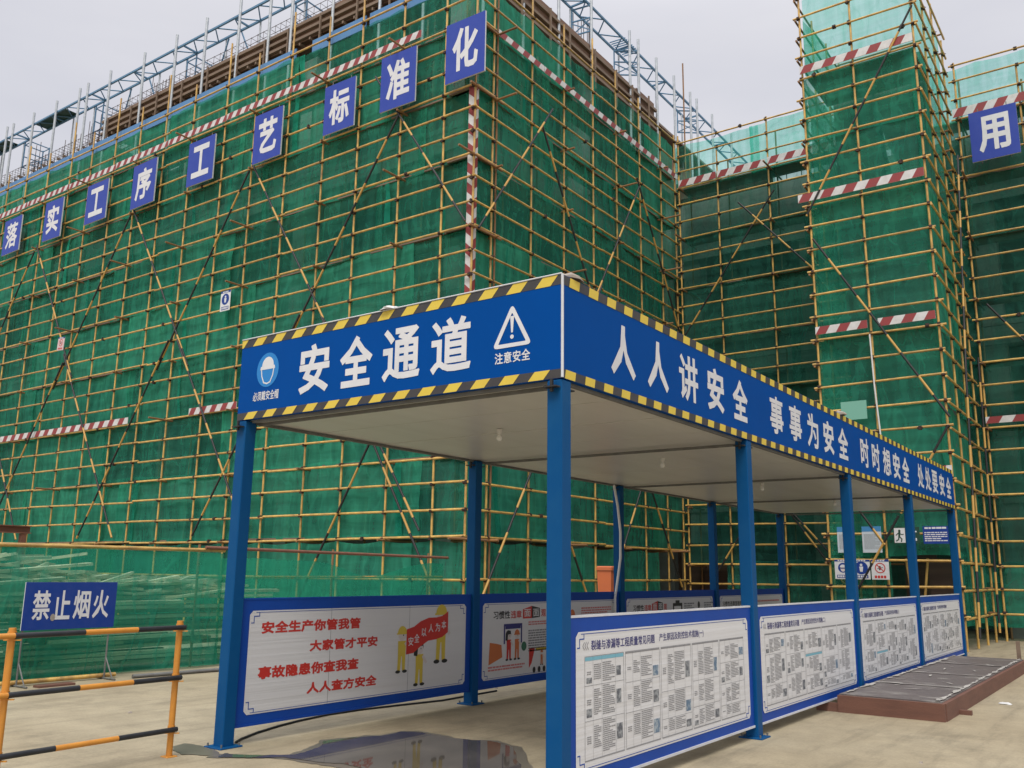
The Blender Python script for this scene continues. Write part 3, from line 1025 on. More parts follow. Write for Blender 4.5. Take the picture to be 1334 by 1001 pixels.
gathered(fr, PF, -42, -12.8, rows_main[1:], 34, 3)
toe_board(fr, PF, 7.85, 13.2, -12.635, 0.16, 0.26, -0.03, lean=-0.9, up=True)
b = MB()
for (u0, u1) in ((-43, -19.3), (-18.6, -16.45), (-16.3, -14.0)):
    b.box(u0, u1, 15.80, 15.84, 16.2, 16.6, 'board_blue')
b.build('blue_board', fr)

sposts = [16.38, 18.06, 19.65, 21.24, 22.65, 24.18, 25.64, 26.75]
sbr = [(18.4, 13.2, 24.15, 4.0), (18.9, 13.9, 15.75, 9.45), (23.9, 13.5, 18.0, 4.2), (23.75, 13.75, 26.7, 9.2), (18.1, 4.1, 16.0, 0.8), (18.65, 4.1, 20.8, 0.7), (23.7, 4.0, 22.4, 2.0), (24.3, 4.1, 26.3, 1.2)]
sd = scaffold('tube_scaffold', (-12.42, 21, 0), 'green netted yellow tube scaffold on the side face running back from the corner', PS, sposts, 15.7, 26.85, [z + 0.02 for z in zs_main], 16.2, sbr,
              [(16.45 + 2.07 * k, 16.45 + 2.07 * (k + 1) - 0.03, 14.82, 0.18, 0.26) for k in range(5)],
              lifts=LM, post_top=lambda i, u: (17.4, 18.6, 16.9, 17.3, 16.9, 16.7, 16.3, 16.5)[i], yaw=PI / 2)
hang_nets(sd, PS, 15.72, 27.05, rows_main[1:], 5.0, 'net')
hang_nets(sd, PS, 15.72, 25.3, rows_main[:1], 5.0, 'net')
gathered(sd, PS, 15.8, 26.6, rows_main[1:], 14, 5)
toe_board(sd, PS, 7.85, 13.2, 15.675, 0.16, 0.26, -0.03, lean=0.9, up=True)

LB = [14.5 - 1.8 * k for k in range(8)]
zs_back = [14.5 - 0.6 * k for k in range(24)] + [15.1, 15.7, 16.2]
PB = Plane((0, 26.9, 0), (1, 0, 0), (0, 0, 1))
bposts = [-12.3, -10.9, -9.2, -7.85, -6.75]
bbr = [(-10.2, 13.5, -6.9, 9.6), (-9.0, 13.65, -12.2, 9.3), (-10.35, 3.1, -11.45, 1.5), (-9.0, 3.4, -7.5, 1.3), (-12.2, 7.2, -7.0, 1.2)]
bs = scaffold('tube_scaffold', (-9.5, 26.9, 0), 'green netted yellow scaffold on the recessed wall left of the tower', PB, bposts, -12.35, -6.65, zs_back, 16.2, bbr,
              [(-12.3, -10.95, 14.55, 0.24, 0.26), (-10.9, -9.25, 14.55, 0.24, 0.26), (-9.18, -6.8, 14.58, 0.24, 0.26)], lifts=LB, post_top=lambda i, u: (16.5, 15.6, 16.3, 16.2, 16.4)[i])
rows_back = [(z, z + 1.8) for z in reversed(LB[:8]) if z < 14.4] + [(14.5, 16.15)]
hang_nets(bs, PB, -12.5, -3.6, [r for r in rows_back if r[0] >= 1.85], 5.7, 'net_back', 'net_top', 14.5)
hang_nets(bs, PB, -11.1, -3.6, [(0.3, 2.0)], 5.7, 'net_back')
# the opening low in the corner: dark boarding behind it
b = MB(); b.box(-13.2, -10.9, 27.95, 28.0, 0, 2.6, 'door_brown')
b.box(-13.0, -12.9, 27.8, 27.9, 0, 2.6, 'timber_old'); b.box(-11.9, -11.8, 27.8, 27.9, 0, 2.6, 'timber_old')
b.build('boarding', bs)

PW = Plane((0, 26.9, 0), (1, 0, 0), (0, 0, 1))
wposts = [-3.6, -1.98, -0.5, 1.0, 2.5, 4.0]
ws = scaffold('tube_scaffold', (0, 26.9, 0), 'green netted yellow scaffold right of the tower carrying one blue character sign', PW, wposts, -3.65, 5.0, zs_back, 16.2, [(-3.3, 8.9, 2.2, 1.0), (-3.0, 2.0, -1.0, 4.0), (2.5, 13.5, -2.5, 5.0)],
              [(-3.7, -0.6, 14.55, 0.26, 0.26), (-0.55, 4.9, 14.55, 0.26, 0.26), (-3.6, -0.5, 5.62, 0.18, 0.3), (-0.45, 4.9, 5.62, 0.18, 0.3)], lifts=LB, post_top=lambda i, u: (16.3, 15.7, 16.3, 16.2, 16.3, 16.2)[i])
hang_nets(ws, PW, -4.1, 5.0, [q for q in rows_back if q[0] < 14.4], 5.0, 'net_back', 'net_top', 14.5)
hang_nets(ws, PW, -3.62, 5.0, [(14.5, 16.15)], 9.0, 'net', 'net_top', 14.5)
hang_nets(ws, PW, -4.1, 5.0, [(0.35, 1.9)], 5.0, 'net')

# tower: three faces on one frame
zs_tow = [14.55 - 0.6 * k for k in range(24)] + [15.15, 15.75, 16.35, 16.95]
LT = [14.55, 10.95, 7.35, 3.75]
PT = Plane((0, 22.32, 0), (1, 0, 0), (0, 0, 1))
PTR = Plane((-3.75, 0, 0), (0, 1, 0), (0, 0, 1))
tw = scaffold('tube_scaffold', (-5.2, 22.32, 0), 'narrow yellow tube scaffold tower with green nets standing forward of the recessed wall', PT, [-6.6, -5.3, -3.77], -6.65, -3.72, zs_tow, 17.2,
              [(-3.75, 15.6, -6.65, 10.65), (-6.52, 10.0, -3.7, 5.15), (-3.75, 4.95, -4.9, 3.0), (-4.95, 2.95, -5.95, 1.3), (-6.6, 4.3, -5.3, 2.3)],
              [(-6.62, -3.8, 14.66, 0.22, 0.27), (-6.85, -3.8, 11.05, 0.22, 0.27), (-6.6, -5.35, 7.48, 0.2, 0.26), (-5.1, -3.82, 7.48, 0.2, 0.26), (-4.2, -3.75, 3.85, 0.2, 0.26)], inner=0)
for y in (23.6, 24.95, 26.25):
    pole('standard', (-3.75, y, 0), (-3.75, y, 17.2 if y < 25 else 16.75), RP, 'yellow_pole', tw)
    pole('standard', (-6.62, y, 0), (-6.62, y, 17.0), RP, 'yellow_pole', tw)
spots = []
for z in zs_tow:
    zz = z - 0.06
    if zz < 0.5: continue
    pole('ledger', (-3.695, 22.2, zz), (-3.695, 26.5, zz + random.uniform(-0.02, 0.02)), RP, 'yellow_pole', tw)
    pole('ledger', (-6.675, 22.25, zz), (-6.675, 26.5, zz), RP, 'brown_pole', tw)
    for y in (23.6, 24.95, 26.25):
        if zz < 16.6:
            spots.append((-3.72, y, zz))
    pole('ledger', (-6.65, 26.2, zz + 0.03), (-3.72, 26.2, zz + 0.03), RP, 'brown_pole', tw)
b = MB()
for p in spots:
    mtx = Matrix.Translation(p) @ Matrix.Rotation(PI / 2, 4, 'Z')
    b.raw([tuple(mtx @ Vector(v)) for v in CLV], CLF, 'clamp')
tag(b.build('coupler', tw), None, None, kind='stuff')
for (y0, z0, y1, z1) in ((26.4, 13.2, 24.4, 6.6), (24.4, 6.6, 23.0, 0.25), (26.6, 7.4, 25.9, 0.25)):
    pole('brace', (-3.61, y0, z0), (-3.61, y1, z1), RP, 'brace', tw)
rows_t = [(2.05, 3.75), (3.75, 5.55), (5.55, 7.35), (7.35, 9.15), (9.15, 10.95), (10.95, 12.75), (12.75, 14.55)]
hang_nets(tw, PT, -6.6, -3.82, rows_t, 3.2, 'net')
hang_nets(tw, PT, -6.6, -5.25, [(0.3, 2.1)], 3.2, 'net')
net_panel(tw, PT, -6.52, -3.85, 14.55, 17.0, 0.1, 'net_top', amp=0.03, seed=4.0)
hang_nets(tw, PTR, 22.4, 26.3, [(0.5, 2.1)] + rows_t, 4.2, 'net')
net_panel(tw, PTR, 22.4, 26.3, 14.55, 16.9, 0.1, 'net_top', amp=0.03, seed=5.0)
PTL = Plane((-6.5, 26.3, 0), (0, -1, 0), (0, 0, 1))
net_panel(tw, Plane((-6.5, 0, 0), (0, 1, 0), (0, 0, 1)), 22.5, 26.3, 10.95, 14.55, 0.0, 'net', amp=0.05, seed=6.0)
net_panel(tw, Plane((-6.5, 0, 0), (0, 1, 0), (0, 0, 1)), 22.5, 26.3, 2.2, 10.95, 0.0, 'net', amp=0.05, seed=7.0)
# a loose flap folded over the top left corner
b = MB()
b.raw([(-6.55, 22.45, 14.7), (-5.75, 22.5, 14.7), (-6.0, 22.47, 15.5), (-6.53, 22.45, 16.35)], [(0, 1, 2, 3)], 'net')
b.build('safety_net', tw)
for z in LT:
    b = MB(); b.box(-6.5, -3.85, 22.5, 24.25, z + 0.05, z + 0.09, 'timber_old'); b.build('plank_deck', tw)
# boarded doorway under the right bay of the tower
b = MB(); b.box(-4.55, -3.9, 23.0, 23.04, 0.3, 2.0, 'door_brown'); b.build('door_board', tw)
b = MB(); b.box(-5.35, -4.6, 24.24, 24.29, 0, 2.28, 'door_brown'); b.build('door_board', tw)
pole('brace', (-4.95, 22.6, 2.0), (-4.8, 22.6, 0.2), RP, 'yellow_pole', tw)
pole('brace', (-4.5, 22.7, 2.0), (-4.72, 22.7, 0.4), RP, 'yellow_pole', tw)

# ------------------------------------------------------------------ blue truss round the roof
tr = thing('steel_truss', (-20, 17.2, 16.5), 'pale blue steel ladder truss on galvanised posts along the roof edge of the main building', 'truss')
ZT = 20.0
def ladder(p0, p1, nrm, wd):
    p0, p1, nrm = Vector(p0), Vector(p1), Vector(nrm)
    d = p1 - p0; L = d.length; d.normalize()
    k = 0.0
    while k < L - 0.1:
        e = min(k + 6.0, L)
        for q in (0, 1):
            b = MB(); b.bar(p0 + d * k + nrm * wd * q, p0 + d * (e - 0.02) + nrm * wd * q, 0.06, 0.07, 'truss_blue'); b.build('chord', tr)
        b = MB()
        s = k; j = 0
        while s < e - 0.1:
            st = 0.62
            if j % 5 == 0:
                b.bar(p0 + d * s, p0 + d * s + nrm * wd, 0.06, 0.05, 'truss_blue')
            a0, a1 = (0, wd) if j % 2 == 0 else (wd, 0)
            b.tube([p0 + d * s + nrm * a0, p0 + d * min(s + st, e) + nrm * a1], 0.024, 'truss_blue', 5, False)
            s += st; j += 1
        b.build('lattice_bar', tr)
        k = e


ladder((-60, 16.93, ZT), (-13.55, 16.93, ZT), (0, 1, 0), 0.6)
ladder((-13.6, 16.9, ZT), (-13.72, 38, ZT), (-1, 0, 0), 0.6)
for x in (-42.5, -41.0, -39.6, -39.05, -37.3, -35.45, -33.67, -33.08, -31.48, -29.2, -27.2, -25.45, -23.6, -22.0, -20.9, -19.0, -17.0, -15.3):
    pole('post', (x, 16.86, 15.9), (x, 16.86, 20.5 + random.uniform(-0.05, 0.05)), 0.05, 'galv', tr)
for x in (-41.5, -39.5, -35.4, -33.8, -31.25, -29.3, -27.6, -25.3, -23.45, -21.2, -18.6, -16.6):
    pole('post', (x, 17.6, 18.3), (x, 17.6, 20.1), 0.035, 'galv', tr)
for x in (-39.3, -33.6, -27.5, -21.6):                       # blue bracket frames
    b = MB()
    for dx in (0, 0.55):
        b.bar((x + dx, 17.55, 20.0), (x + dx, 17.55, 18.75), 0.04, 0.04, 'truss_blue')
        b.bar((x + dx, 18.35, 19.9), (x + dx, 18.35, 18.8), 0.04, 0.04, 'truss_blue')
        for z in (19.85, 19.3, 18.8):
            b.bar((x + dx, 17.57, z), (x + dx, 18.33, z), 0.035, 0.035, 'truss_blue')
        b.bar((x + dx, 17.57, 18.85), (x + dx, 18.33, 19.3), 0.03, 0.03, 'truss_blue')
    for y in (17.55, 18.35):
        for z in (19.85, 18.8):
            b.bar((x + 0.02, y, z), (x + 0.53, y, z), 0.03, 0.03, 'truss_blue')
    b.build('bracket_frame', tr)
for x, s in ((-31.1, -1), (-25.1, -1), (-24.4, 1), (-29.9, 1)):
    b = MB(); b.bar((x, 17.55, 19.95), (x + 0.45 * s, 17.6, 19.0), 0.04, 0.04, 'truss_blue'); b.build('knee_brace', tr)
b = MB(); b.box(-37.4, -35.0, 16.97, 17.5, 20.035, 20.05, 'sign_green'); b.box(-42.3, -39.9, 16.97, 17.5, 20.035, 20.05, 'sign_green'); b.build('net_sheet', tr)
for y in (17.3, 19.2, 21.1, 23.08, 25.73, 26.38, 27.82, 29.32, 30.79, 31.42, 32.95, 35.0):
    pole('post', (-13.53, y, 15.9), (-13.53, y, 20.4), 0.05, 'galv', tr)
for y in (22.93, 26.24, 29.21, 31.52):
    pole('post', (-14.25, y, 16.0), (-14.25, y, 19.95), 0.035, 'galv', tr)
for y0, y1 in ((22.95, 23.05), (25.8, 26.3), (31.0, 31.5)):
    b = MB()
    for z in (19.9, 19.45, 18.95):
        b.bar((-14.22, y0, z), (-13.55, y1, z), 0.04, 0.04, 'truss_blue')
    b.bar((-14.2, y0 + 0.01, 18.93), (-14.2, y0 + 0.01, 19.92), 0.035, 0.035, 'truss_blue')
    b.bar((-14.22, y0, 19.4), (-13.55, y1, 19.0), 0.03, 0.03, 'truss_blue')
    b.bar((-14.22, y0, 18.95), (-13.55, y1, 19.4), 0.03, 0.03, 'truss_blue')
    b.build('bracket_frame', tr)
tag(pole('upright_pole', (-13.5, 30.1, 15.9), (-13.5, 30.1, 21.3), 0.03, 'brown_pole', tr), None, None)
b = MB()
for k in range(9):
    b.bar((-14.2 , 25.5 + k * 0.13, 20.05), (-13.6, 25.55 + k * 0.13, 20.05), 0.03, 0.03, 'truss_blue')
b.build('rung', tr)

# ------------------------------------------------------------------ character signs on the scaffold
def char_sign(ch, pl, u0, u1, v0, v1, label, th=0.045, bold=0.03, mt='sign_blue', tilt=0.0):
    um, vm = (u0 + u1) / 2, (v0 + v1) / 2
    t = thing('character_sign', pl.at(um, v0, 0.1), label, 'sign', 'large blue character signs on the scaffold')
    b = MB()
    q = Plane(pl.at(u0, v0, 0.16), (pl.u + pl.v * tilt).normalized(), pl.v)
    W, H = u1 - u0, v1 - v0
    o = [(0, 0), (W, 0), (W, H), (0, H)]
    b.raw([q.at(a, c, 0) for a, c in o] + [q.at(a, c, th) for a, c in o], [(3, 2, 1, 0), (4, 5, 6, 7)], mt)
    b.raw([q.at(a, c, 0) for a, c in o] + [q.at(a, c, th) for a, c in o], [(0, 1, 5, 4), (1, 2, 6, 5), (2, 3, 7, 6), (3, 0, 4, 7)], 'white_rail')
    text(b, q, ch, W * 0.17, W * 0.83, H * 0.15, H * 0.87, 'white_text', bold, th + 0.004)
    b.build('sign_board', t)
    b = MB()
    for a in (0.2, 0.8):
        b.tube([q.at(W * a, -0.05, -0.02), q.at(W * a, H + 0.12, -0.02)], 0.014, 'leg_steel', 6)
    b.build('sign_bracket', t)


SG = [('落', -35.24, -33.95, 13.2, 14.6, 'leftmost blue sign in the scaffold row, with the white character 落'),
      ('实', -32.22, -31.0, 13.15, 14.65, 'blue sign with the white character 实 next to the 落 sign'),
      ('工', -29.4, -28.1, 13.17, 14.6, 'blue sign with the white character 工 between the 实 sign and the 序 sign'),
      ('序', -26.6, -25.3, 13.08, 14.6, 'blue sign with the white character 序 between the two 工 signs'),
      ('工', -23.58, -22.28, 13.12, 14.58, 'blue sign with the white character 工 between the 序 sign and the 艺 sign'),
      ('艺', -20.42, -19.2, 13.04, 14.56, 'blue sign with the white character 艺 below the red and white board'),
      ('标', -17.47, -16.3, 13.1, 14.53, 'blue sign with the white character 标 left of the 准 sign'),
      ('准', -15.36, -14.15, 13.14, 14.68, 'blue sign with the white character 准 crossed at its corner by a brace'),
      ('化', -13.17, -11.96, 13.22, 14.82, 'blue sign with the white character 化 at the corner of the scaffold, rightmost of its row')]
PSG = Plane((0, 15.6, 0), (1, 0, 0), (0, 0, 1))
for ch, a, c, v0, v1, lb in SG:
    char_sign(ch, PSG, a, c, v0, v1, lb, bold=0.024 if ch in '落' else 0.032, tilt=random.uniform(-0.02, 0.02))
char_sign('用', Plane((0, 26.75, 0), (1, 0, 0), (0, 0, 1)), -3.27, -2.08, 12.95, 14.43, 'blue sign with the white character 用 on the scaffold right of the tower', bold=0.03)


def flat_sign(name, pl, u0, u1, v0, v1, label, cat, draw, mt='panel_white', th=0.012, group=None):
    t = MB()
    o = [(u0, v0), (u1, v0), (u1, v1), (u0, v1)]
    t.raw([pl.at(a, c, -th) for a, c in o] + [pl.at(a, c, 0) for a, c in o], [(3, 2, 1, 0), (4, 5, 6, 7), (0, 1, 5, 4), (1, 2, 6, 5), (2, 3, 7, 6), (3, 0, 4, 7)], mt)
    draw(t, u0, u1, v0, v1)
    return tag(t.build(name), label, cat, group)


def duty(pl, mode):
    def d(b, u0, u1, v0, v1):
        W, H = u1 - u0, v1 - v0
        um = (u0 + u1) / 2
        rect(b, pl, u0, u1, v1 - H * 0.10, v1, 'fire_blue', 0.002)
        for k in range(4):
            rect(b, pl, u0 + W * (0.2 + 0.15 * k), u0 + W * (0.31 + 0.15 * k), v1 - H * 0.085, v1 - H * 0.02, 'white_text', 0.003)
        R = min(W, H) * (0.3 if mode != 'man' else 0.38)
        vc = v0 + H * 0.58
        if mode == 'ban':
            disc(b, pl, um - W * 0.02, vc, R * 0.25, R * 0.4, 'text_black', 0.002)
            stroke(b, pl, [(um - R * 0.5, vc - R * 0.1), (um + R * 0.5, vc + R * 0.1)], R * 0.16, 'text_gray', 0.0022)
            ringp(b, pl, um, vc, R * 0.82, R, 'text_red', 0.003)
            stroke(b, pl, [(um - R * 0.6, vc + R * 0.6), (um + R * 0.6, vc - R * 0.6)], R * 0.17, 'text_red', 0.0035)
            for k in range(4):
                rect(b, pl, u0 + W * (0.17 + 0.17 * k), u0 + W * (0.30 + 0.17 * k), v0 + H * 0.07, v0 + H * 0.2, 'text_red', 0.003)
        else:
            disc(b, pl, um, vc, R, R, 'fire_blue', 0.002)
            if mode == 'helmet':
                disc(b, pl, um, vc - R * 0.2, R * 0.5, R * 0.6, 'cart_skin', 0.003)
                poly(b, pl, [(um + R * 0.62 * math.cos(q), vc + R * 0.1 + R * 0.55 * math.sin(q)) for q in [PI * k / 12 for k in range(13)]], 'white_text', 0.0036)
                rect(b, pl, um - R * 0.45, um + R * 0.45, vc - R * 0.2, vc + R * 0.02, 'text_navy', 0.0042)
            else:
                disc(b, pl, um, vc + R * 0.45, R * 0.2, R * 0.2, 'white_text', 0.003)
                poly(b, pl, [(um - R * 0.3, vc + R * 0.2), (um + R * 0.3, vc + R * 0.2), (um + R * 0.2, vc - R * 0.6), (um - R * 0.2, vc - R * 0.6)], 'white_text', 0.003)
            rect(b, pl, u0 + W * 0.12, u1 - W * 0.12, v0 + H * 0.06, v0 + H * 0.22, 'fire_blue', 0.002)
            for k in range(5):
                rect(b, pl, u0 + W * (0.17 + 0.135 * k), u0 + W * (0.27 + 0.135 * k), v0 + H * 0.09, v0 + H * 0.19, 'white_text', 0.003)
    return d


flat_sign('safety_sign', Plane((0, 15.52, 0), (1, 0, 0), (0, 0, 1)), -21.54, -21.1, 8.82, 9.42, 'small white sign with a blue disc tied to the scaffold above the canopy', 'sign', duty(Plane((0, 15.52, 0), (1, 0, 0), (0, 0, 1)), 'man'))
PINK = Plane((-30.44, 15.5, 8.86), Vector((1, 0, -0.08)).normalized(), Vector((0.08, 0, 1)).normalized())
flat_sign('safety_sign', PINK, 0, 0.42, 0, 0.46, 'small crooked pale pink ban sign tied to the scaffold at far left', 'sign', duty(PINK, 'ban'), mt='pinkish')
PTS = Plane((0, 22.2, 0), (1, 0, 0), (0, 0, 1))
flat_sign('safety_sign', PTS, -6.46, -6.08, 1.51, 1.96, 'white sign with a blue helmet disc, one of three low signs on the tower', 'sign', duty(PTS, 'helmet'))
flat_sign('safety_sign', PTS, -6.05, -5.66, 1.51, 1.96, 'white sign with a blue figure disc, between the helmet and no smoking signs', 'sign', duty(PTS, 'man'))
flat_sign('safety_sign', PTS, -5.63, -5.24, 1.51, 1.96, 'white sign with a red no smoking ring, low on the tower', 'sign', duty(PTS, 'ban'))


def poster(pl):
    def d(b, u0, u1, v0, v1):
        rect(b, pl, u0, u1, v1 - (v1 - v0) * 0.2, v1, 'poster_blue', 0.002)
        lines_of_print(b, pl, u0 + 0.04, u1 - 0.04, v0 + 0.05, v1 - (v1 - v0) * 0.3, 0.022, 'text_gray', 0.002, fill=0.35)
    return d


flat_sign('poster', PTS, -6.36, -6.0, 2.12, 2.72, 'pale poster with a blue top hanging left of another on the tower under the canopy', 'poster', poster(PTS), mt='poster')
flat_sign('poster', PTS, -5.79, -5.36, 2.12, 2.72, 'pale poster with a blue top beside the green running figure sign', 'poster', poster(PTS), mt='poster')


def exit_sign(b, u0, u1, v0, v1):
    pl = PTS
    um = u0 + 0.13
    rect(b, pl, u0 + 0.015, u0 + 0.25, v0 + 0.02, v1 - 0.02, 'panel_white', 0.002)
    disc(b, pl, um, v1 - 0.085, 0.026, 0.03, 'sign_green', 0.003)
    stroke(b, pl, [(um, v1 - 0.12), (um - 0.01, v0 + 0.15)], 0.045, 'sign_green', 0.003)
    stroke(b, pl, [(um - 0.01, v0 + 0.16), (um + 0.045, v0 + 0.1), (um + 0.03, v0 + 0.045)], 0.026, 'sign_green', 0.0035)
    stroke(b, pl, [(um - 0.01, v0 + 0.16), (um - 0.03, v0 + 0.09), (um - 0.075, v0 + 0.06)], 0.026, 'sign_green', 0.0038)
    stroke(b, pl, [(um - 0.075, v0 + 0.19), (um - 0.02, v1 - 0.13), (um + 0.05, v0 + 0.2), (um + 0.085, v0 + 0.21)], 0.02, 'sign_green', 0.0042)
    for k in range(4):
        rect(b, pl, u0 + 0.29 + 0.055 * k, u0 + 0.33 + 0.055 * k, v0 + 0.06, v0 + 0.12, 'white_text', 0.003)
    rect(b, pl, u0 + 0.29, u0 + 0.5, v1 - 0.12, v1 - 0.09, 'white_text', 0.003)
    poly(b, pl, [(u0 + 0.28, v1 - 0.105), (u0 + 0.34, v1 - 0.065), (u0 + 0.34, v1 - 0.145)], 'white_text', 0.003)


flat_sign('exit_sign', PTS, -5.09, -4.53, 2.32, 2.69, 'green exit sign with a running figure at the far end of the canopy', 'sign', exit_sign, mt='sign_green')


def rule_board(b, u0, u1, v0, v1):
    lines_of_print(b, PTS, u0 + 0.04, u1 - 0.04, v1 - 0.1, v1 - 0.02, 0.05, 'white_text', 0.002, 0.0, 0.8)
    lines_of_print(b, PTS, u0 + 0.03, u1 - 0.03, v0 + 0.03, v1 - 0.13, 0.045, 'white_text', 0.002, 0.3, 0.5)


flat_sign('notice_board', PTS, -4.46, -3.93, 2.31, 2.7, 'blue rule board with rows of white writing beside the last canopy post', 'sign', rule_board, mt='fire_blue')
flat_sign('paper_sheet', PTS, -6.09, -5.49, 5.26, 5.71, 'plain mint green sheet fixed to the tower net above the canopy', 'sheet', lambda *a: None, mt='mint')

# ------------------------------------------------------------------ the canopy
X0, X1, Y0, Y1 = -7.115, -3.44, 5.42, 20.35
cp = thing('walkway_canopy', (-5.28, 5.42, 0), 'blue covered safety walkway with blue fascias edged in black and yellow stripes', 'canopy')
PY = [5.485, 9.06, 12.78, 16.47, 20.25]
pm = MB()
pm.box(-0.065, 0.065, -0.065, 0.065, 0.0, 2.935, 'post_blue', 0.008)
for s in (-1, 1):
    pm.box(-0.055, 0.055, s * 0.10 - 0.03, s * 0.10 + 0.03, 2.87, 2.88, 'cable')
    pm.box(-0.01, 0.01, s * 0.10 - 0.01, s * 0.10 + 0.01, 2.84, 2.93, 'cable')
bpmb = MB(); bpmb.box(-0.12, 0.12, -0.12, 0.12, 0.001, 0.014, 'post_blue', 0.004)
for sx in (-1, 1):
    for sy in (-1, 1):
        bpmb.tube([(sx * 0.095, sy * 0.095, 0.014), (sx * 0.095, sy * 0.095, 0.04)], 0.009, 'leg_steel', 6)
first = None
for x in (X0 + 0.067, X1 - 0.067):
    for y in PY:
        if first is None:
            first = pm.build('post'); fb = bpmb.build('base_plate'); o = first; q = fb
        else:
            o = first.copy(); C.objects.link(o); q = fb.copy(); C.objects.link(q)
        o.location = (x, y, 0); o.parent = cp
        o.matrix_parent_inverse = Matrix.Translation(-cp.location)
        q.parent = o; q.matrix_parent_inverse = Matrix.Identity(4); q.location = (0, 0, 0)


def hazard(b, pl, u0, u1, v0, v1, per, lean, phase, h):
    rect(b, pl, u0, u1, v0, v1, 'hz_black', h)
    k = -1
    ht = (v1 - v0) * lean
    while u0 + phase + k * per < u1:
        a = u0 + phase + k * per
        c = a + per * 0.5
        q = [(max(a, u0), v0), (min(c, u1), v0), (min(c + ht, u1), v1), (max(a + ht, u0), v1)]
        if q[1][0] > q[0][0] and q[2][0] > q[3][0]:
            poly(b, pl, q, 'hz_yellow', h + 0.0015)
        k += 1


def fascia(name, pl, W, per, lean, ph, draw):
    b = MB()
    zb, zt = 2.94, 3.73
    o = [(0, zb), (W, zb), (W, zt), (0, zt)]
    b.raw([pl.at(a, c, -0.045) for a, c in o] + [pl.at(a, c, 0) for a, c in o], [(3, 2, 1, 0), (4, 5, 6, 7), (0, 1, 5, 4), (1, 2, 6, 5), (2, 3, 7, 6), (3, 0, 4, 7)], 'fascia_blue')
    hazard(b, pl, 0, W, zb + 0.003, zb + 0.07, per, lean, ph, 0.002)
    hazard(b, pl, 0, W, zt - 0.078, zt - 0.003, per, lean, ph + 0.06, 0.002)
    draw(b, pl)
    return b.build(name, cp)


def front_print(b, pl):
    for ch, a, c in (('安', -6.27, -5.88), ('全', -5.745, -5.355), ('通', -5.235, -4.815), ('道', -4.7, -4.285)):
        text(b, pl, ch, a - X0, c - X0, 3.105, 3.56, 'white_text', 0.03 if ch in '安全' else 0.024, 0.003)
    # warning triangle
    ux, r = -3.89 - X0, 0.03
    outer = [(-0.185, 3.232), (0.185, 3.232), (0.0, 3.575)]
    cx_, cy_ = 0.0, 3.335
    def off(p, k):
        return (ux + cx_ + (p[0] - cx_) * k, cy_ + (p[1] - cy_) * k)
    def rounded(k, rr):
        pts = []
        for i in range(3):
            p = Vector(outer[i]); a = Vector(outer[i - 1]); c = Vector(outer[(i + 1) % 3])
            da = (a - p).normalized(); dc = (c - p).normalized()
            for s in range(6):
                t = s / 5
                q = p + (da * (1 - t) ** 2 + dc * t ** 2) * rr
                pts.append(off((q.x, q.y), k))
        return pts
    po, pi_ = rounded(1.0, 0.05), rounded(0.70, 0.015)
    for i in range(len(po)):
        j = (i + 1) % len(po)
        poly(b, pl, [po[i], po[j], pi_[j], pi_[i]], 'white_text', 0.003)
    poly(b, pl, [(ux - 0.018, 3.475), (ux + 0.018, 3.475), (ux + 0.008, 3.345), (ux - 0.008, 3.345)], 'white_text', 0.003)
    disc(b, pl, ux, 3.312, 0.017, 0.017, 'white_text', 0.003, 14)
    text(b, pl, '注意安全', -4.05 - X0, -3.72 - X0, 3.11, 3.2, 'white_text', 0.018, 0.003, 1.08)
    # helmet disc
    um = -6.715 - X0
    disc(b, pl, um, 3.395, 0.155, 0.165, 'icon_blue', 0.002, 40)
    dome = [(um + 0.082 * math.cos(a), 3.435 + 0.085 * math.sin(a)) for a in [PI * k / 16 for k in range(17)]]
    poly(b, pl, dome + [(um - 0.09, 3.42), (um + 0.09, 3.42)], 'white_text', 0.003)
    poly(b, pl, [(um - 0.105, 3.40), (um + 0.105, 3.40), (um + 0.098, 3.432), (um - 0.098, 3.432)], 'white_text', 0.0036)
    stroke(b, pl, [(um - 0.088, 3.40), (um - 0.078, 3.34), (um - 0.045, 3.275), (um, 3.262), (um + 0.045, 3.275), (um + 0.078, 3.34), (um + 0.088, 3.40)], 0.013, 'white_text', 0.003)
    text(b, pl, '必须戴安全帽', -6.9 - X0, -6.54 - X0, 3.105, 3.195, 'white_text', 0.014, 0.003)


def side_print(b, pl):
    for ch, a, c in (('人', 6.14, 6.55), ('人', 6.77, 7.17), ('讲', 7.39, 7.8), ('安', 8.02, 8.42), ('全', 8.65, 9.05), ('事', 9.72, 10.15), ('事', 10.36, 10.8), ('为', 11.01, 11.45), ('安', 11.66, 12.1), ('全', 12.3, 12.76),
                     ('时', 13.4, 13.83), ('时', 14.02, 14.46), ('想', 14.66, 15.14), ('安', 15.3, 15.76), ('全', 15.92, 16.4), ('处', 17.06, 17.52), ('处', 17.67, 18.14), ('要', 18.27, 18.75), ('安', 18.93, 19.4), ('全', 19.58, 20.05)):
        text(b, pl, ch, a - Y0, c - Y0, 3.115, 3.545, 'white_text', 0.034 if ch in '人安全' else 0.024, 0.003)


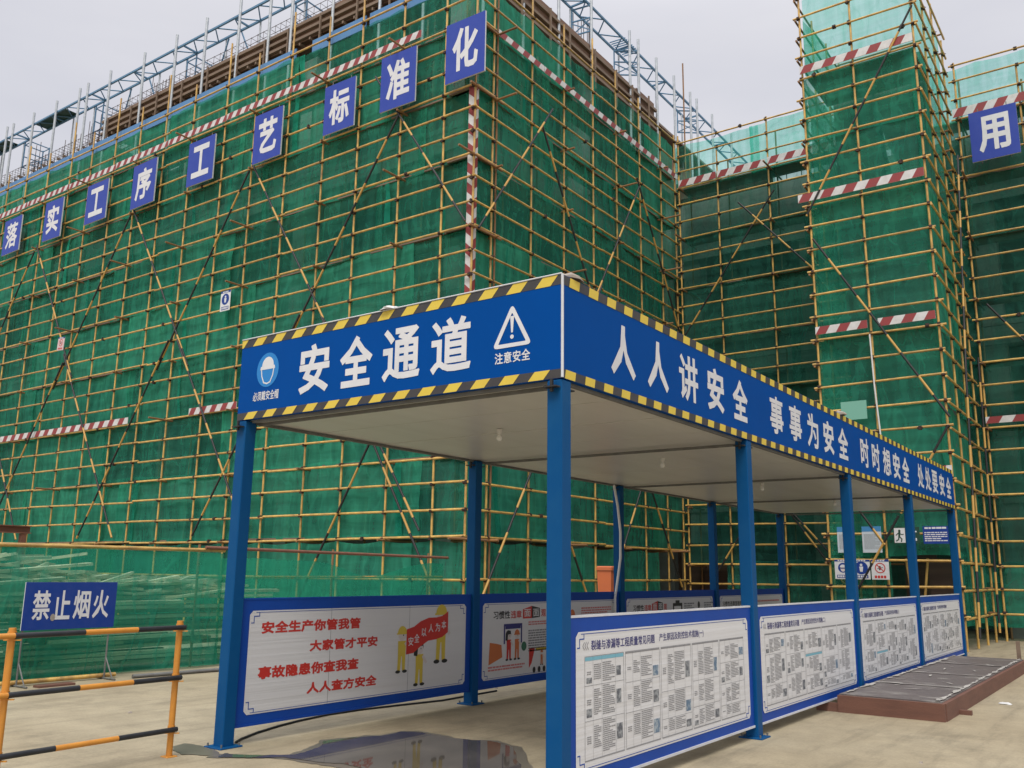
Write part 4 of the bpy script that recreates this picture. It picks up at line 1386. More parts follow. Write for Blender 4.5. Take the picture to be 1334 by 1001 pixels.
fascia('front_fascia', Plane((X0, Y0, 0), (1, 0, 0), (0, 0, 1)), X1 - X0 - 0.004, 0.273, 0.9, 0.10, front_print)
fascia('side_fascia', Plane((X1, Y0 + 0.004, 0), (0, 1, 0), (0, 0, 1)), Y1 - Y0, 0.283, 0.2, 0.03, side_print)
fascia('side_fascia', Plane((X0, Y1, 0), (0, -1, 0), (0, 0, 1)), Y1 - Y0 - 0.05, 0.283, 0.2, 0.03, lambda b, p: None)
b = MB(); b.tube([(X1 + 0.004, Y0 - 0.002, 2.945), (X1 + 0.004, Y0 - 0.002, 3.73)], 0.011, 'white_rail', 8)
b.build('corner_trim', cp)
b = MB()
b.tube([(X0, Y0 - 0.005, 3.735), (X1, Y0 - 0.005, 3.735)], 0.006, 'white_rail', 6)
b.build('top_trim', cp)
b = MB()
y = Y0 + 0.05
while y < Y1 - 0.1:
    e = min(y + 0.95, Y1 - 0.05)
    b.box(X0 + 0.048, X1 - 0.048, y, e - 0.012, 2.945 + random.uniform(0, 0.004), 2.99, 'ceil_white')
    y = e
b.build('ceiling_panel', cp)
b = MB(); b.box(X0 + 0.05, X1 - 0.05, Y0 + 0.05, Y1 - 0.05, 3.62, 3.66, 'timber_old'); b.build('upper_deck', cp)
for yy in PY:
    b = MB(); b.bar((X0 + 0.14, yy + 0.1, 2.915), (X1 - 0.14, yy + 0.1, 2.915), 0.02, 0.03, 'leg_steel'); b.build('tie_bar', cp)
for x in (X0 + 0.07, X1 - 0.07):
    b = MB(); b.bar((x, Y0 + 0.16, 2.93), (x, Y1 - 0.16, 2.93), 0.03, 0.025, 'leg_steel'); b.build('edge_beam', cp)
b = MB(); b.bar((X0 + 0.15, Y0 + 0.075, 2.93), (X1 - 0.15, Y0 + 0.075, 2.93), 0.03, 0.025, 'leg_steel'); b.build('edge_beam', cp)

BLB = [(-5.27, 7.15, 'white ceiling bulb nearest the front of the canopy'), (-4.9, 10.0, 'white ceiling bulb second from the front of the canopy'), (-4.95, 13.5, 'white ceiling bulb third from the front of the canopy'), (-4.85, 16.9, 'white ceiling bulb nearest the far end of the canopy')]
for x, y, lb in BLB:
    t = thing('light_bulb', (x, y, 2.945), lb, 'lamp', 'bulbs under the canopy ceiling')
    b = MB(); b.tube([(x, y, 2.944), (x, y, 2.925), (x, y, 2.90)], [0.035, 0.03, 0.02], 'ceil_white', 10); b.build('lamp_holder', t)
    b = MB(); b.tube([(x, y, 2.90), (x, y, 2.885), (x, y, 2.86), (x, y, 2.835), (x, y, 2.825)], [0.014, 0.02, 0.034, 0.026, 0.008], 'bulb', 12); b.build('bulb', t)

# ------------------------------------------------------------------ display boards between the posts
def board(x, y0, y1, z0, z1, label, draw, group, fr_w=0.10, white_edge=False):
    t = thing('display_board', (x, (y0 + y1) / 2, z0), label, 'notice board', group)
    pl = Plane((x, y0, 0), (0, 1, 0), (0, 0, 1))
    W = y1 - y0
    b = MB()
    o = [(0, z0), (W, z0), (W, z1), (0, z1)]
    b.raw([pl.at(a, c, -0.025) for a, c in o] + [pl.at(a, c, 0) for a, c in o], [(3, 2, 1, 0), (4, 5, 6, 7), (0, 1, 5, 4), (1, 2, 6, 5), (2, 3, 7, 6), (3, 0, 4, 7)], 'frame_blue')
    b.build('border', t)
    a0, a1, c0, c1 = fr_w, W - fr_w, z0 + fr_w * 0.8, z1 - fr_w
    b = MB()
    n_ = 0.035
    pts = [(a0 + n_, c0), (a1 - n_, c0), (a1, c0 + n_), (a1, c1 - n_), (a1 - n_, c1), (a0 + n_, c1), (a0, c1 - n_), (a0, c0 + n_)]
    poly(b, pl, pts, 'panel_white', 0.003)
    for (q0, q1, r0, r1) in ((a0 + 0.02, a1 - 0.02, c1 - 0.018, c1 - 0.013), (a0 + 0.02, a1 - 0.02, c0 + 0.013, c0 + 0.018)):
        rect(b, pl, q0 + 0.05, q1 - 0.05, r0, r1, 'frame_blue', 0.0045)
    for sx, sy in ((a0, c0), (a1, c0), (a0, c1), (a1, c1)):
        dx = 1 if sx == a0 else -1; dy = 1 if sy == c0 else -1
        stroke(b, pl, [(sx + dx * 0.02, sy + dy * 0.11), (sx + dx * 0.05, sy + dy * 0.11), (sx + dx * 0.05, sy + dy * 0.05), (sx + dx * 0.11, sy + dy * 0.05), (sx + dx * 0.11, sy + dy * 0.02)], 0.008, 'frame_blue', 0.0045)
    draw(b, pl, a0, a1, c0, c1)
    b.build('printed_panel', t)
    b = MB()
    b.bar(pl.at(0, z1 + 0.008, -0.012), pl.at(W, z1 + 0.008, -0.012), 0.032, 0.016, 'white_rail' if white_edge else 'frame_blue')
    b.bar(pl.at(0, z0 - 0.010, -0.010), pl.at(W, z0 - 0.010, -0.010), 0.036, 0.020, 'white_rail' if white_edge else 'frame_blue')
    b.build('edge_strip', t)
    return t


def table_print(no):
    def d(b, pl, a0, a1, c0, c1):
        text(b, pl, '裂缝与渗漏等工程质量常见问题', a0 + 0.21, a0 + 1.22, c1 - 0.135, c1 - 0.065, 'text_navy', 0.016, 0.0045)
        text(b, pl, '产生原因及防控技术措施(' + no + ')', a0 + 1.3, a0 + 2.18, c1 - 0.135, c1 - 0.065, 'text_navy', 0.014, 0.0045)
        for k in range(3):
            stroke(b, pl, [(a0 + 0.115 + 0.028 * k, c1 - 0.075), (a0 + 0.095 + 0.028 * k, c1 - 0.10), (a0 + 0.115 + 0.028 * k, c1 - 0.125)], 0.007, 'text_gray', 0.0045)
        top, bot = c1 - 0.175, c0 + 0.06
        cols = 5
        g0, g1 = a0 + 0.12, a1 - 0.1
        cw = (g1 - g0) / cols
        for i in range(cols):
            u0, u1 = g0 + i * cw, g0 + (i + 1) * cw - 0.03
            stroke(b, pl, [(u0, bot), (u0, top), (u1, top), (u1, bot), (u0, bot)], 0.004, 'text_gray', 0.0045)
            w4 = u1 - u0
            for f in (0.2, 0.42, 0.78):
                rect(b, pl, u0 + w4 * f - 0.001, u0 + w4 * f + 0.001, bot, top, 'text_gray', 0.0042)
            rect(b, pl, u0 + 0.004, u1 - 0.004, top - 0.014, top - 0.004, 'text_gray', 0.0042) if i or no != '一' else rect(b, pl, u0 + 0.004, u1 - 0.004, top - 0.03, top - 0.004, 'teal', 0.0042)
            v = top - 0.04
            while v - bot > 0.09:
                hh = min(random.uniform(0.16, 0.34), v - bot - 0.005)
                if v - hh - bot < 0.1: hh = v - bot - 0.005
                lines_of_print(b, pl, u0 + w4 * 0.05, u0 + w4 * 0.16, v - hh * 0.62, v - hh * 0.4, 0.014, 'text_gray', 0.0045, 0.1, 0.5)
                lines_of_print(b, pl, u0 + w4 * 0.22, u0 + w4 * 0.40, v - hh * random.uniform(0.7, 0.95), v - hh * random.uniform(0.04, 0.2), 0.014, 'text_gray', 0.0045, 0.5, 0.5)
                lines_of_print(b, pl, u0 + w4 * 0.44, u0 + w4 * 0.76, v - hh * random.uniform(0.8, 0.97), v - 0.01, 0.014, 'text_gray', 0.0045, 0.5, 0.5)
                if random.random() < 0.8:
                    pv = v - hh * random.uniform(0.2, 0.5)
                    rect(b, pl, u0 + w4 * 0.80, u0 + w4 * random.uniform(0.92, 0.98), pv - hh * 0.42, pv, random.choice(('photo_dark', 'photo_dark', 'photo_blue')), 0.0045)
                if random.random() < 0.25:
                    rect(b, pl, u0 + w4 * 0.04, u0 + w4 * 0.17, v - hh * 0.9, v - hh * 0.66, 'photo_dark', 0.0045)
                v -= hh
                rect(b, pl, u0, u1, v - 0.0015, v + 0.0015, 'text_gray', 0.0042)
                if random.random() < 0.09 and v - bot > 0.2:
                    rect(b, pl, u0 + 0.004, u1 - 0.004, v - 0.028, v - 0.004, 'teal', 0.0045); v -= 0.03
    return d


def worker(b, pl, u, v, s, helmet='cart_yellow', suit='cart_yellow', hair=None, face=1):
    """A small clip-art site worker: helmet, face, overalls, boots."""
    disc(b, pl, u, v + s * 0.80, s * 0.12, s * 0.12, 'cart_skin', 0.005)
    if hair:
        disc(b, pl, u - s * 0.03, v + s * 0.84, s * 0.16, s * 0.15, hair, 0.0048)
        poly(b, pl, [(u - s * 0.19, v + s * 0.86), (u - s * 0.05, v + s * 0.86), (u - s * 0.08, v + s * 0.64), (u - s * 0.2, v + s * 0.66)], hair, 0.0055)
        poly(b, pl, [(u - s * 0.12, v + s * 0.84), (u + s * 0.12, v + s * 0.86), (u + s * 0.1, v + s * 0.97), (u - s * 0.1, v + s * 0.97)], hair, 0.0056)
    else:
        poly(b, pl, [(u + s * 0.15 * math.cos(q), v + s * 0.84 + s * 0.16 * math.sin(q)) for q in [PI * k / 10 for k in range(11)]], helmet, 0.0055)
        rect(b, pl, u - s * 0.18, u + s * 0.18, v + s * 0.82, v + s * 0.85, helmet, 0.006)
    poly(b, pl, [(u - s * 0.13, v + s * 0.68), (u + s * 0.13, v + s * 0.68), (u + s * 0.12, v + s * 0.35), (u - s * 0.12, v + s * 0.35)], suit, 0.005)
    poly(b, pl, [(u - s * 0.12, v + s * 0.36), (u - s * 0.01, v + s * 0.36), (u - s * 0.04, v + s * 0.05), (u - s * 0.13, v + s * 0.05)], suit, 0.0052)
    poly(b, pl, [(u + s * 0.01, v + s * 0.36), (u + s * 0.12, v + s * 0.36), (u + s * 0.12, v + s * 0.05), (u + s * 0.03, v + s * 0.05)], suit, 0.0052)
    disc(b, pl, u - s * 0.11, v + s * 0.03, s * 0.08, s * 0.035, 'text_black', 0.0055, 12)
    disc(b, pl, u + s * 0.11, v + s * 0.03, s * 0.08, s * 0.035, 'text_black', 0.0055, 12)
    disc(b, pl, u + s * 0.04, v + s * 0.80, s * 0.015, s * 0.02, 'text_black', 0.006, 8)
    stroke(b, pl, [(u + s * 0.12, v + s * 0.62), (u + s * 0.22, v + s * 0.5)], s * 0.07, 'cart_skin', 0.0058)


def slogan(b, pl, a0, a1, c0, c1):
    y = pl.o.y
    for s, u0, u1, v0, v1 in (('安全生产你管我管', 5.80, 7.1, 0.96, 1.075), ('大家管才平安', 6.41, 7.37, 0.765, 0.875), ('事故隐患你查我查', 5.79, 7.1, 0.55, 0.665), ('人人查方安全', 6.40, 7.38, 0.365, 0.475)):
        text(b, pl, s, u0 - y, u1 - y, v0, v1, 'text_red', 0.042, 0.0045, 1.06)
    for u in (6.68, 7.87):
        rect(b, pl, u - y, u - y + 0.005, c0, c1, 'text_gray', 0.004)
    # the red banner two workers hold
    top = [(7.83, 0.92), (7.95, 0.945), (8.06, 1.0), (8.2, 1.035), (8.34, 1.035), (8.45, 1.05), (8.55, 1.10)]
    bot = [(7.83, 0.65), (7.95, 0.66), (8.06, 0.72), (8.2, 0.78), (8.34, 0.79), (8.45, 0.81), (8.55, 0.86)]
    for i in range(6):
        poly(b, pl, [(bot[i][0] - y, bot[i][1]), (bot[i + 1][0] - y, bot[i + 1][1]), (top[i + 1][0] - y, top[i + 1][1]), (top[i][0] - y, top[i][1])], 'text_red', 0.0062)
    for ch, u, v in (('安', 7.86, 0.74), ('全', 7.96, 0.77), ('以', 8.08, 0.83), ('人', 8.2, 0.87), ('为', 8.32, 0.875), ('本', 8.43, 0.90)):
        text(b, pl, ch, u - y, u - y + 0.085, v, v + 0.095, 'white_text', 0.012, 0.0075)
    worker(b, pl, 7.76 - y, 0.46, 0.5)
    worker(b, pl, 8.43 - y, 0.52, 0.66)
    worker(b, pl, 8.06 - y, 0.30, 0.50, hair='text_black')


def habit(b, pl, a0, a1, c0, c1, title=True, cut=False):
    if title:
        text(b, pl, '习惯性', a0 + 0.22, a0 + 0.58, c1 - 0.2, c1 - 0.10, 'text_black', 0.02, 0.0045)
        text(b, pl, '违章', a0 + 0.60, a0 + 0.84, c1 - 0.2, c1 - 0.10, 'text_red', 0.02, 0.0045)
        poly(b, pl, [(a0 + 0.87, c1 - 0.21), (a0 + 1.08, c1 - 0.21), (a0 + 1.08, c1 - 0.05), (a0 + 0.87, c1 - 0.09)], 'text_red', 0.0042)
        poly(b, pl, [(a0 + 1.08, c1 - 0.21), (a0 + 1.27, c1 - 0.20), (a0 + 1.27, c1 - 0.08), (a0 + 1.08, c1 - 0.05)], 'text_black', 0.0042)
        text(b, pl, '面', a0 + 0.9, a0 + 1.05, c1 - 0.19, c1 - 0.09, 'panel_white', 0.014, 0.0052)
        text(b, pl, '面', a0 + 1.11, a0 + 1.25, c1 - 0.19, c1 - 0.09, 'panel_white', 0.014, 0.0052)
        text(b, pl, '观', a0 + 1.30, a0 + 1.42, c1 - 0.2, c1 - 0.10, 'text_red', 0.02, 0.0045)


def cartoons(b, pl, a0, a1, c0, c1):
    habit(b, pl, a0, a1, c0, c1)
    # worker and foreman before a blue notice frame, bricks at the left
    stroke(b, pl, [(a0 + 0.46, c1 - 0.50), (a0 + 0.46, c1 - 0.28), (a0 + 0.84, c1 - 0.28), (a0 + 0.84, c1 - 0.5)], 0.03, 'text_navy', 0.0045)
    rect(b, pl, a0 + 0.48, a0 + 0.82, c1 - 0.33, c1 - 0.28, 'text_navy', 0.005)
    poly(b, pl, [(a0 + 0.13, c1 - 0.75), (a0 + 0.42, c1 - 0.67), (a0 + 0.40, c1 - 0.52), (a0 + 0.3, c1 - 0.5), (a0 + 0.15, c1 - 0.48)], 'cart_orange', 0.0045)
    worker(b, pl, a0 + 0.56, c1 - 0.72, 0.38, suit='text_red', hair='text_black')
    worker(b, pl, a0 + 0.74, c1 - 0.72, 0.38, 'cart_orange', 'cart_orange')
    disc(b, pl, a0 + 0.9, c1 - 0.56, 0.06, 0.06, 'cart_green', 0.0045, 12)
    lines_of_print(b, pl, a0 + 0.12, a0 + 0.92, c1 - 0.86, c1 - 0.77, 0.034, 'text_pink', 0.0045, 0.2, 0.6)
    lines_of_print(b, pl, a0 + 0.12, a0 + 0.92, c0 + 0.05, c1 - 0.88, 0.028, 'text_gray', 0.0045, 0.3, 0.6)
    lines_of_print(b, pl, a0 + 1.0, a0 + 1.75, c1 - 0.33, c1 - 0.25, 0.03, 'text_pink', 0.0045, 0.2, 0.6)
    lines_of_print(b, pl, a0 + 1.0, a0 + 1.75, c1 - 0.66, c1 - 0.36, 0.032, 'text_gray', 0.0045, 0.3, 0.6)
    # stage with red curtains
    poly(b, pl, [(a0 + 1.02, c0 + 0.08), (a0 + 1.02, c0 + 0.33), (a0 + 1.16, c0 + 0.33), (a0 + 1.08, c0 + 0.14)], 'text_red', 0.0045)
    poly(b, pl, [(a0 + 1.74, c0 + 0.08), (a0 + 1.74, c0 + 0.36), (a0 + 1.58, c0 + 0.36), (a0 + 1.68, c0 + 0.14)], 'text_red', 0.0045)
    rect(b, pl, a0 + 1.18, a0 + 1.56, c0 + 0.29, c0 + 0.33, 'cart_yellow', 0.0045)
    worker(b, pl, a0 + 1.32, c0 + 0.1, 0.2, 'cart_orange', 'cart_orange')
    worker(b, pl, a0 + 1.5, c0 + 0.09, 0.22, suit='text_navy', hair='text_black')
    for k in range(4):
        disc(b, pl, a0 + 1.14 + 0.12 * k, c0 + 0.05, 0.035, 0.04, 'text_black', 0.005, 12)
    worker(b, pl, a0 + 2.1, c1 - 0.62, 0.5, 'cart_orange', 'cart_orange')
    lines_of_print(b, pl, a0 + 2.35, a1 - 0.15, c1 - 0.22, c1 - 0.1, 0.034, 'text_pink', 0.0045, 0.2, 0.6)
    lines_of_print(b, pl, a0 + 2.35, a1 - 0.15, c0 + 0.1, c1 - 0.26, 0.03, 'text_gray', 0.0045, 0.3, 0.6)


def battery_print(b, pl, a0, a1, c0, c1):
    habit(b, pl, a0, a1, c0, c1)
    stroke(b, pl, [(a0 + 1.68, c0 + 0.35), (a0 + 1.68, c1 - 0.12), (a0 + 2.0, c1 - 0.12), (a0 + 2.0, c0 + 0.35), (a0 + 1.68, c0 + 0.35)], 0.05, 'text_black', 0.0045)
    rect(b, pl, a0 + 1.76, a0 + 1.92, c1 - 0.10, c1 - 0.05, 'text_black', 0.0045)
    rect(b, pl, a0 + 1.72, a0 + 1.96, c0 + 0.4, c1 - 0.2, 'cart_yellow', 0.0042)
    for u in (2.1, 2.95):
        lines_of_print(b, pl, a0 + u, a0 + u + 0.42, c0 + 0.2, c1 - 0.1, 0.04, 'text_gray', 0.0045, 0.3, 0.6)
    stroke(b, pl, [(a0 + 2.62, c0 + 0.3), (a0 + 2.72, c1 - 0.22), (a0 + 2.84, c0 + 0.3)], 0.035, 'text_black', 0.0045)
    disc(b, pl, a0 + 2.72, c1 - 0.14, 0.05, 0.06, 'text_black', 0.0045, 14)
    disc(b, pl, a0 + 0.5, c0 + 0.4, 0.2, 0.16, 'cart_orange', 0.0045)
    lines_of_print(b, pl, a0 + 0.1, a0 + 1.5, c0 + 0.08, c0 + 0.3, 0.03, 'text_gray', 0.0045, 0.3, 0.6)


def icons_print(b, pl, a0, a1, c0, c1):
    text(b, pl, '习惯性违章面面观', a0 + 0.12, a0 + 1.1, c1 - 0.2, c1 - 0.10, 'text_black', 0.018, 0.0045)
    lines_of_print(b, pl, a0 + 1.2, a1 - 0.2, c1 - 0.2, c1 - 0.11, 0.05, 'text_pink', 0.0045, 0.2, 0.6)
    for k, mt_ in enumerate(('cart_green', 'text_navy', 'text_navy', 'cart_orange')):
        u = a0 + 0.3 + 0.82 * k
        disc(b, pl, u, c1 - 0.42, 0.13, 0.12, mt_, 0.0045)
        lines_of_print(b, pl, u + 0.2, u + 0.6, c1 - 0.55, c1 - 0.3, 0.04, 'text_gray', 0.0045, 0.3, 0.6)
    lines_of_print(b, pl, a0 + 0.1, a1 - 0.1, c0 + 0.1, c1 - 0.62, 0.035, 'text_gray', 0.0045, 0.3, 0.6)


YB = [(5.555, 8.99), (9.13, 12.71), (12.85, 16.40), (16.54, 20.18)]
XR = X1 - 0.035
RL = ['white board of dense grey tables nearest the front corner post of the canopy',
      'white board of dense grey tables, second from the front corner, ending at the plywood platform',
      'white board of dense grey tables, third from the front corner, along the plywood platform',
      'white board of dense grey tables, last of its row, next to the scaffold tower']
for (y0, y1), lb, no in zip(YB, RL, '一二三四'):
    board(XR, y0, y1, 0.125, 1.245, lb, table_print(no), 'table boards along the right side of the canopy', 0.10, True)
LL = [('white board with four lines of red slogan and yellow workers holding a red banner', slogan), ('white board with a red and black title, orange cartoons and paragraphs of grey print', cartoons),
      ('white board with a black battery drawing, partly hidden behind the right hand boards', battery_print), ('white board with round icons, farthest in the left hand row under the canopy', icons_print)]
XLB = X0 + 0.095
for (y0, y1), (lb, fn) in zip(YB, LL):
    board(XLB, y0, y1, 0.17, 1.275, lb, fn, 'picture boards along the left side of the canopy', 0.10)

# ------------------------------------------------------------------ yard fence with net, and the timber behind it
XF = -12.95
fn_ = thing('net_fence', (XF, 9.5, 0), 'low green net fence on a pipe rail in front of the timber pile', 'fence')
pole('top_rail', (XF, 2.0, 1.83), (XF + 0.02, 9.8, 1.86), 0.03, 'yellow_pole', fn_)
pole('top_rail', (XF + 0.05, 9.4, 1.90), (XF + 0.1, 15.6, 1.86), 0.028, 'rust_pipe', fn_)
for y in (3.0, 6.0, 9.4, 12.4, 15.2):
    pole('fence_post', (XF - 0.12, y, 0), (XF - 0.12, y, 1.80 if y < 9 else 1.95), 0.022, 'brown_pole', fn_)
PN = Plane((XF + 0.03, 0, 0), (0, 1, 0), (0, 0, 1))
def fnet(y0, y1, v0, v1, seed, sagf=None, h=-0.02):
    o = net_panel(fn_, PN, y0, y1, v0, v1, h, 'net_fence', sag=0.02, amp=0.11, seed=seed, corner=sagf)
    o.name = 'fence_net'
fnet(2.0, 6.0, 0.03, 1.81, 1.0)
fnet(5.9, 9.75, 0.03, 1.83, 2.0)
fnet(9.7, 15.5, 0.03, 1.83, 3.0, lambda a, c: 0.30 * (c ** 3) * math.exp(-((a - 0.62) / 0.16) ** 2) + 0.08 * c ** 3)
pole('mid_rail', (XF - 0.1, 9.6, 1.42), (XF - 0.05, 15.6, 1.45), 0.022, 'yellow_pole', fn_)

plank_mesh = {}
PG = 'timber battens piled behind the net fence'
def batten(p, yaw, pitch, L, a, h):
    key = (round(L, 1), a, h)
    if key not in plank_mesh:
        b = MB(); b.box(-a / 2, a / 2, -key[0] / 2, key[0] / 2, 0, h, 'plank')
        o = b.build('timber_batten'); plank_mesh[key] = o.data
    else:
        o = bpy.data.objects.new('timber_batten', plank_mesh[key]); C.objects.link(o)
    o.location = p; o.rotation_euler = (pitch, random.uniform(-0.1, 0.1), yaw)
    tag(o, 'loose pale sawn timber batten in the pile behind the green net fence', 'timber batten', PG)


rows_h = 15
for r in range(rows_h):                        # the stacked lower courses
    z = 0.10 + r * 0.075
    for c in range(5):
        L = random.choice((3.0, 3.4, 3.8))
        y = random.choice((5.2, 6.4, 7.6, 8.6, 9.6)) + random.uniform(-0.3, 0.3)
        batten((XF - 0.35 - 0.14 * c + random.uniform(-0.03, 0.03), y, z), random.uniform(-0.03, 0.03), random.uniform(-0.008, 0.008), L, 0.1, 0.05)
for k in range(150):                            # thrown on top, every which way
    y = random.uniform(4.2, 10.2)
    top = 1.30 + 0.46 * math.exp(-((y - 5.8) / 2.0) ** 2)
    L, yw = random.choice((0.7, 1.0, 1.4, 1.8, 2.2)), random.gauss(0, 0.40)
    batten((XF - 0.3 - L / 2 * abs(math.sin(yw)) - random.uniform(0, 0.7), y, random.uniform(1.12, top)), yw, random.gauss(0, 0.12), L, random.choice((0.04, 0.07, 0.12)), 0.04)

# rusty beam on a trestle at the left, behind the fence
bm = thing('trestle_beam', (-14.2, 6.0, 0), 'rusty steel beam on a trestle rising above the net fence at far left', 'steel beam')
b = MB()
b.box(-14.25, -14.15, 3.5, 7.15, 2.05, 2.065, 'rust'); b.box(-14.25, -14.15, 3.5, 7.15, 2.15, 2.165, 'rust'); b.box(-14.205, -14.195, 3.5, 7.15, 2.066, 2.149, 'rust')
b.build('beam', bm)
for y in (3.9, 7.05):
    b = MB(); b.box(-14.24, -14.16, y - 0.04, y + 0.04, 0, 2.047, 'rust'); b.build('leg', bm)

# ------------------------------------------------------------------ no fire sign on its stand
nf = thing('fire_warning_sign', (-12.5, 7.0, 0), 'blue board with four white characters on two thin legs in front of the net fence', 'sign')
pl = Plane((-12.5, 6.33, 0), (0, 1, 0), (0, 0, 1))
b = MB()
b.raw([pl.at(a, c, -0.02) for a, c in ((0, 0.72), (1.32, 0.72), (1.32, 1.35), (0, 1.35))] + [pl.at(a, c, 0) for a, c in ((0, 0.72), (1.32, 0.72), (1.32, 1.35), (0, 1.35))],
      [(3, 2, 1, 0), (4, 5, 6, 7)], 'fire_blue')
b.raw([pl.at(a, c, -0.02) for a, c in ((0, 0.72), (1.32, 0.72), (1.32, 1.35), (0, 1.35))] + [pl.at(a, c, 0) for a, c in ((0, 0.72), (1.32, 0.72), (1.32, 1.35), (0, 1.35))],
      [(0, 1, 5, 4), (1, 2, 6, 5), (2, 3, 7, 6), (3, 0, 4, 7)], 'white_rail')
for k, ch in enumerate('禁止烟火'):
    text(b, pl, ch, 0.12 + 0.285 * k, 0.36 + 0.285 * k, 0.85, 1.24, 'white_text', 0.022, 0.003)
disc(b, pl, 0.41, 0.88, 0.035, 0.05, 'rubble', 0.004, 9)
b.build('sign_board', nf)
for a in (0.04, 1.27):
    b = MB(); b.tube([pl.at(a, 0.0, -0.03), pl.at(a, 1.34, -0.035)], 0.014, 'leg_steel', 6); b.build('leg', nf)
    b = MB(); b.tube([pl.at(a, 0.3, -0.03), pl.at(a, 0.02, 0.18)], 0.010, 'leg_steel', 6); b.tube([pl.at(a, 0.015, -0.2), pl.at(a, 0.015, 0.25)], 0.013, 'leg_steel', 6); b.build('foot', nf)

# ------------------------------------------------------------------ barrier at front left
br = thing('pipe_barrier', (-7.05, 4.2, 0), 'orange and black striped pipe barrier standing at front left', 'barrier')
A, B = Vector((-7.04, 4.93, 0)), Vector((-6.97, 3.47, 0))
d = (B - A).normalized()
for P in (A, B):
    b = MB(); b.tube([(P.x, P.y, 0.008), (P.x, P.y, 1.11)], 0.026, 'bar_orange', 12); b.build('post', br)
    b = MB(); b.box(P.x - 0.05, P.x + 0.05, P.y - 0.05, P.y + 0.05, 0.0, 0.008, 'bar_orange', 0.003); b.build('base_plate', br)
for z in (1.055, 0.64, 0.22):
    P0, P1 = A - d * 0.03 + Vector((0.0, 0, z)), B + d * 0.35 + Vector((0, 0, z))
    cuts = [0.0, 0.30, 0.62, 1.0, 1.15] if z > 0.5 else [0.0, 0.36, 0.72, 1.02, 1.15]
    L = 1.46
    b = MB()
    for i in range(4):
        e0, e1 = A + d * (L * cuts[i] - (0.03 if i == 0 else 0)), A + d * (L * cuts[i + 1])
        b.tube([(e0.x + 0.035, e0.y, z), (e1.x + 0.035, e1.y, z)], 0.021 + 0.0001 * i, 'bar_black' if i % 2 == 0 else 'bar_orange', 12)
    b.build('rail', br)
    for P in (A, B):
        b = MB(); b.tube([(P.x, P.y, z - 0.03), (P.x, P.y, z + 0.03)], 0.031, 'bar_orange', 12); b.bar((P.x - 0.03, P.y - 0.04, z - 0.03), (P.x + 0.06, P.y + 0.04, z - 0.03), 0.02, 0.008, 'bar_orange'); b.build('bracket', br)

# ------------------------------------------------------------------ timber ramp
pf = thing('timber_platform', (-2.8, 14.5, 0), 'low plywood platform with a red brown timber edge beside the right hand boards', 'platform')
b = MB()
ys = [11.42, 13.0, 14.75, 16.6, 18.4]
for i in range(4):
    b.raw([(-3.36, ys[i], 0.183), (-2.24, ys[i], 0.183), (-2.24, ys[i + 1] - 0.02, 0.183), (-3.36, ys[i + 1] - 0.02, 0.183), (-3.36, ys[i], 0.2 + 0.003 * (i % 2)), (-2.24, ys[i], 0.2 + 0.002 * i), (-2.24, ys[i + 1] - 0.02, 0.2), (-3.36, ys[i + 1] - 0.02, 0.2)],
          [(3, 2, 1, 0), (4, 5, 6, 7), (0, 1, 5, 4), (1, 2, 6, 5), (2, 3, 7, 6), (3, 0, 4, 7)], 'ply_deck')
b.build('deck', pf)
b = MB(); b.box(-3.36, -2.20, 11.34, 11.40, 0.0, 0.19, 'edge_timber'); b.box(-3.62, -3.363, 11.36, 11.40, 0.0, 0.1, 'edge_timber'); b.build('edge_board', pf)
b = MB(); b.box(-2.237, -2.19, 11.403, 18.4, 0.0, 0.19, 'edge_timber'); b.build('edge_board', pf)
b = MB()
def smear(x0, y0, x1, y1, wmax, cover):
    n = max(4, int(math.hypot(x1 - x0, y1 - y0) / 0.045))
    d = Vector((x1 - x0, y1 - y0)).normalized(); q = Vector((-d.y, d.x))
    def edge(k):
        p = Vector((x0, y0)).lerp(Vector((x1, y1)), k / n)
        a = noise.noise(Vector((p.x * 5, p.y * 5, 1.0))); c = noise.noise(Vector((p.x * 23, p.y * 23, 4.0)))
        wd = max(0.0, wmax * (cover + a * 0.9 + c * 0.5))
        sh = wmax * 0.5 * noise.noise(Vector((p.x * 9, p.y * 9, 8.0)))
        return p - q * (wd - sh), p + q * (wd + sh), wd
    for k in range(n):
        a0, a1, w0 = edge(k); c0, c1, w1 = edge(k + 1)
        if w0 + w1 > 0.002:
            b.face([(a0.x, a0.y, 0.2135), (c0.x, c0.y, 0.2135), (c1.x, c1.y, 0.2135), (a1.x, a1.y, 0.2135)], 'deck_dust')


for y in ys[1:4]:
    smear(-3.33, y - 0.01, -2.27, y - 0.01, 0.035, 0.55)
smear(-2.28, 11.46, -2.28, 18.3, 0.035, 0.5)
smear(-3.30, 11.5, -3.30, 18.3, 0.05, 0.35)
for k in range(26):
    x, y, a = random.uniform(-3.2, -2.4), random.uniform(11.5, 18.2), random.uniform(0, 3)
    L = random.uniform(0.1, 0.5)
    x1 = min(max(x + L * math.cos(a), -3.3), -2.28)
    smear(x, y, x1, y + L * math.sin(a), random.uniform(0.006, 0.03), 0.2)
tag(b.build('cement_smear', pf), None, None, kind='stuff')
b = MB(); b.box(-2.19, -2.06, 12.1, 12.17, 0.0, 0.05, 'edge_timber'); b.build('peg', pf)
tag(MB().box(-2.34, -2.28, 18.42, 18.48, 0, 0.5, 'timber_old').build('timber_stake'), 'upright timber stake at the far end of the plywood platform', 'stake')

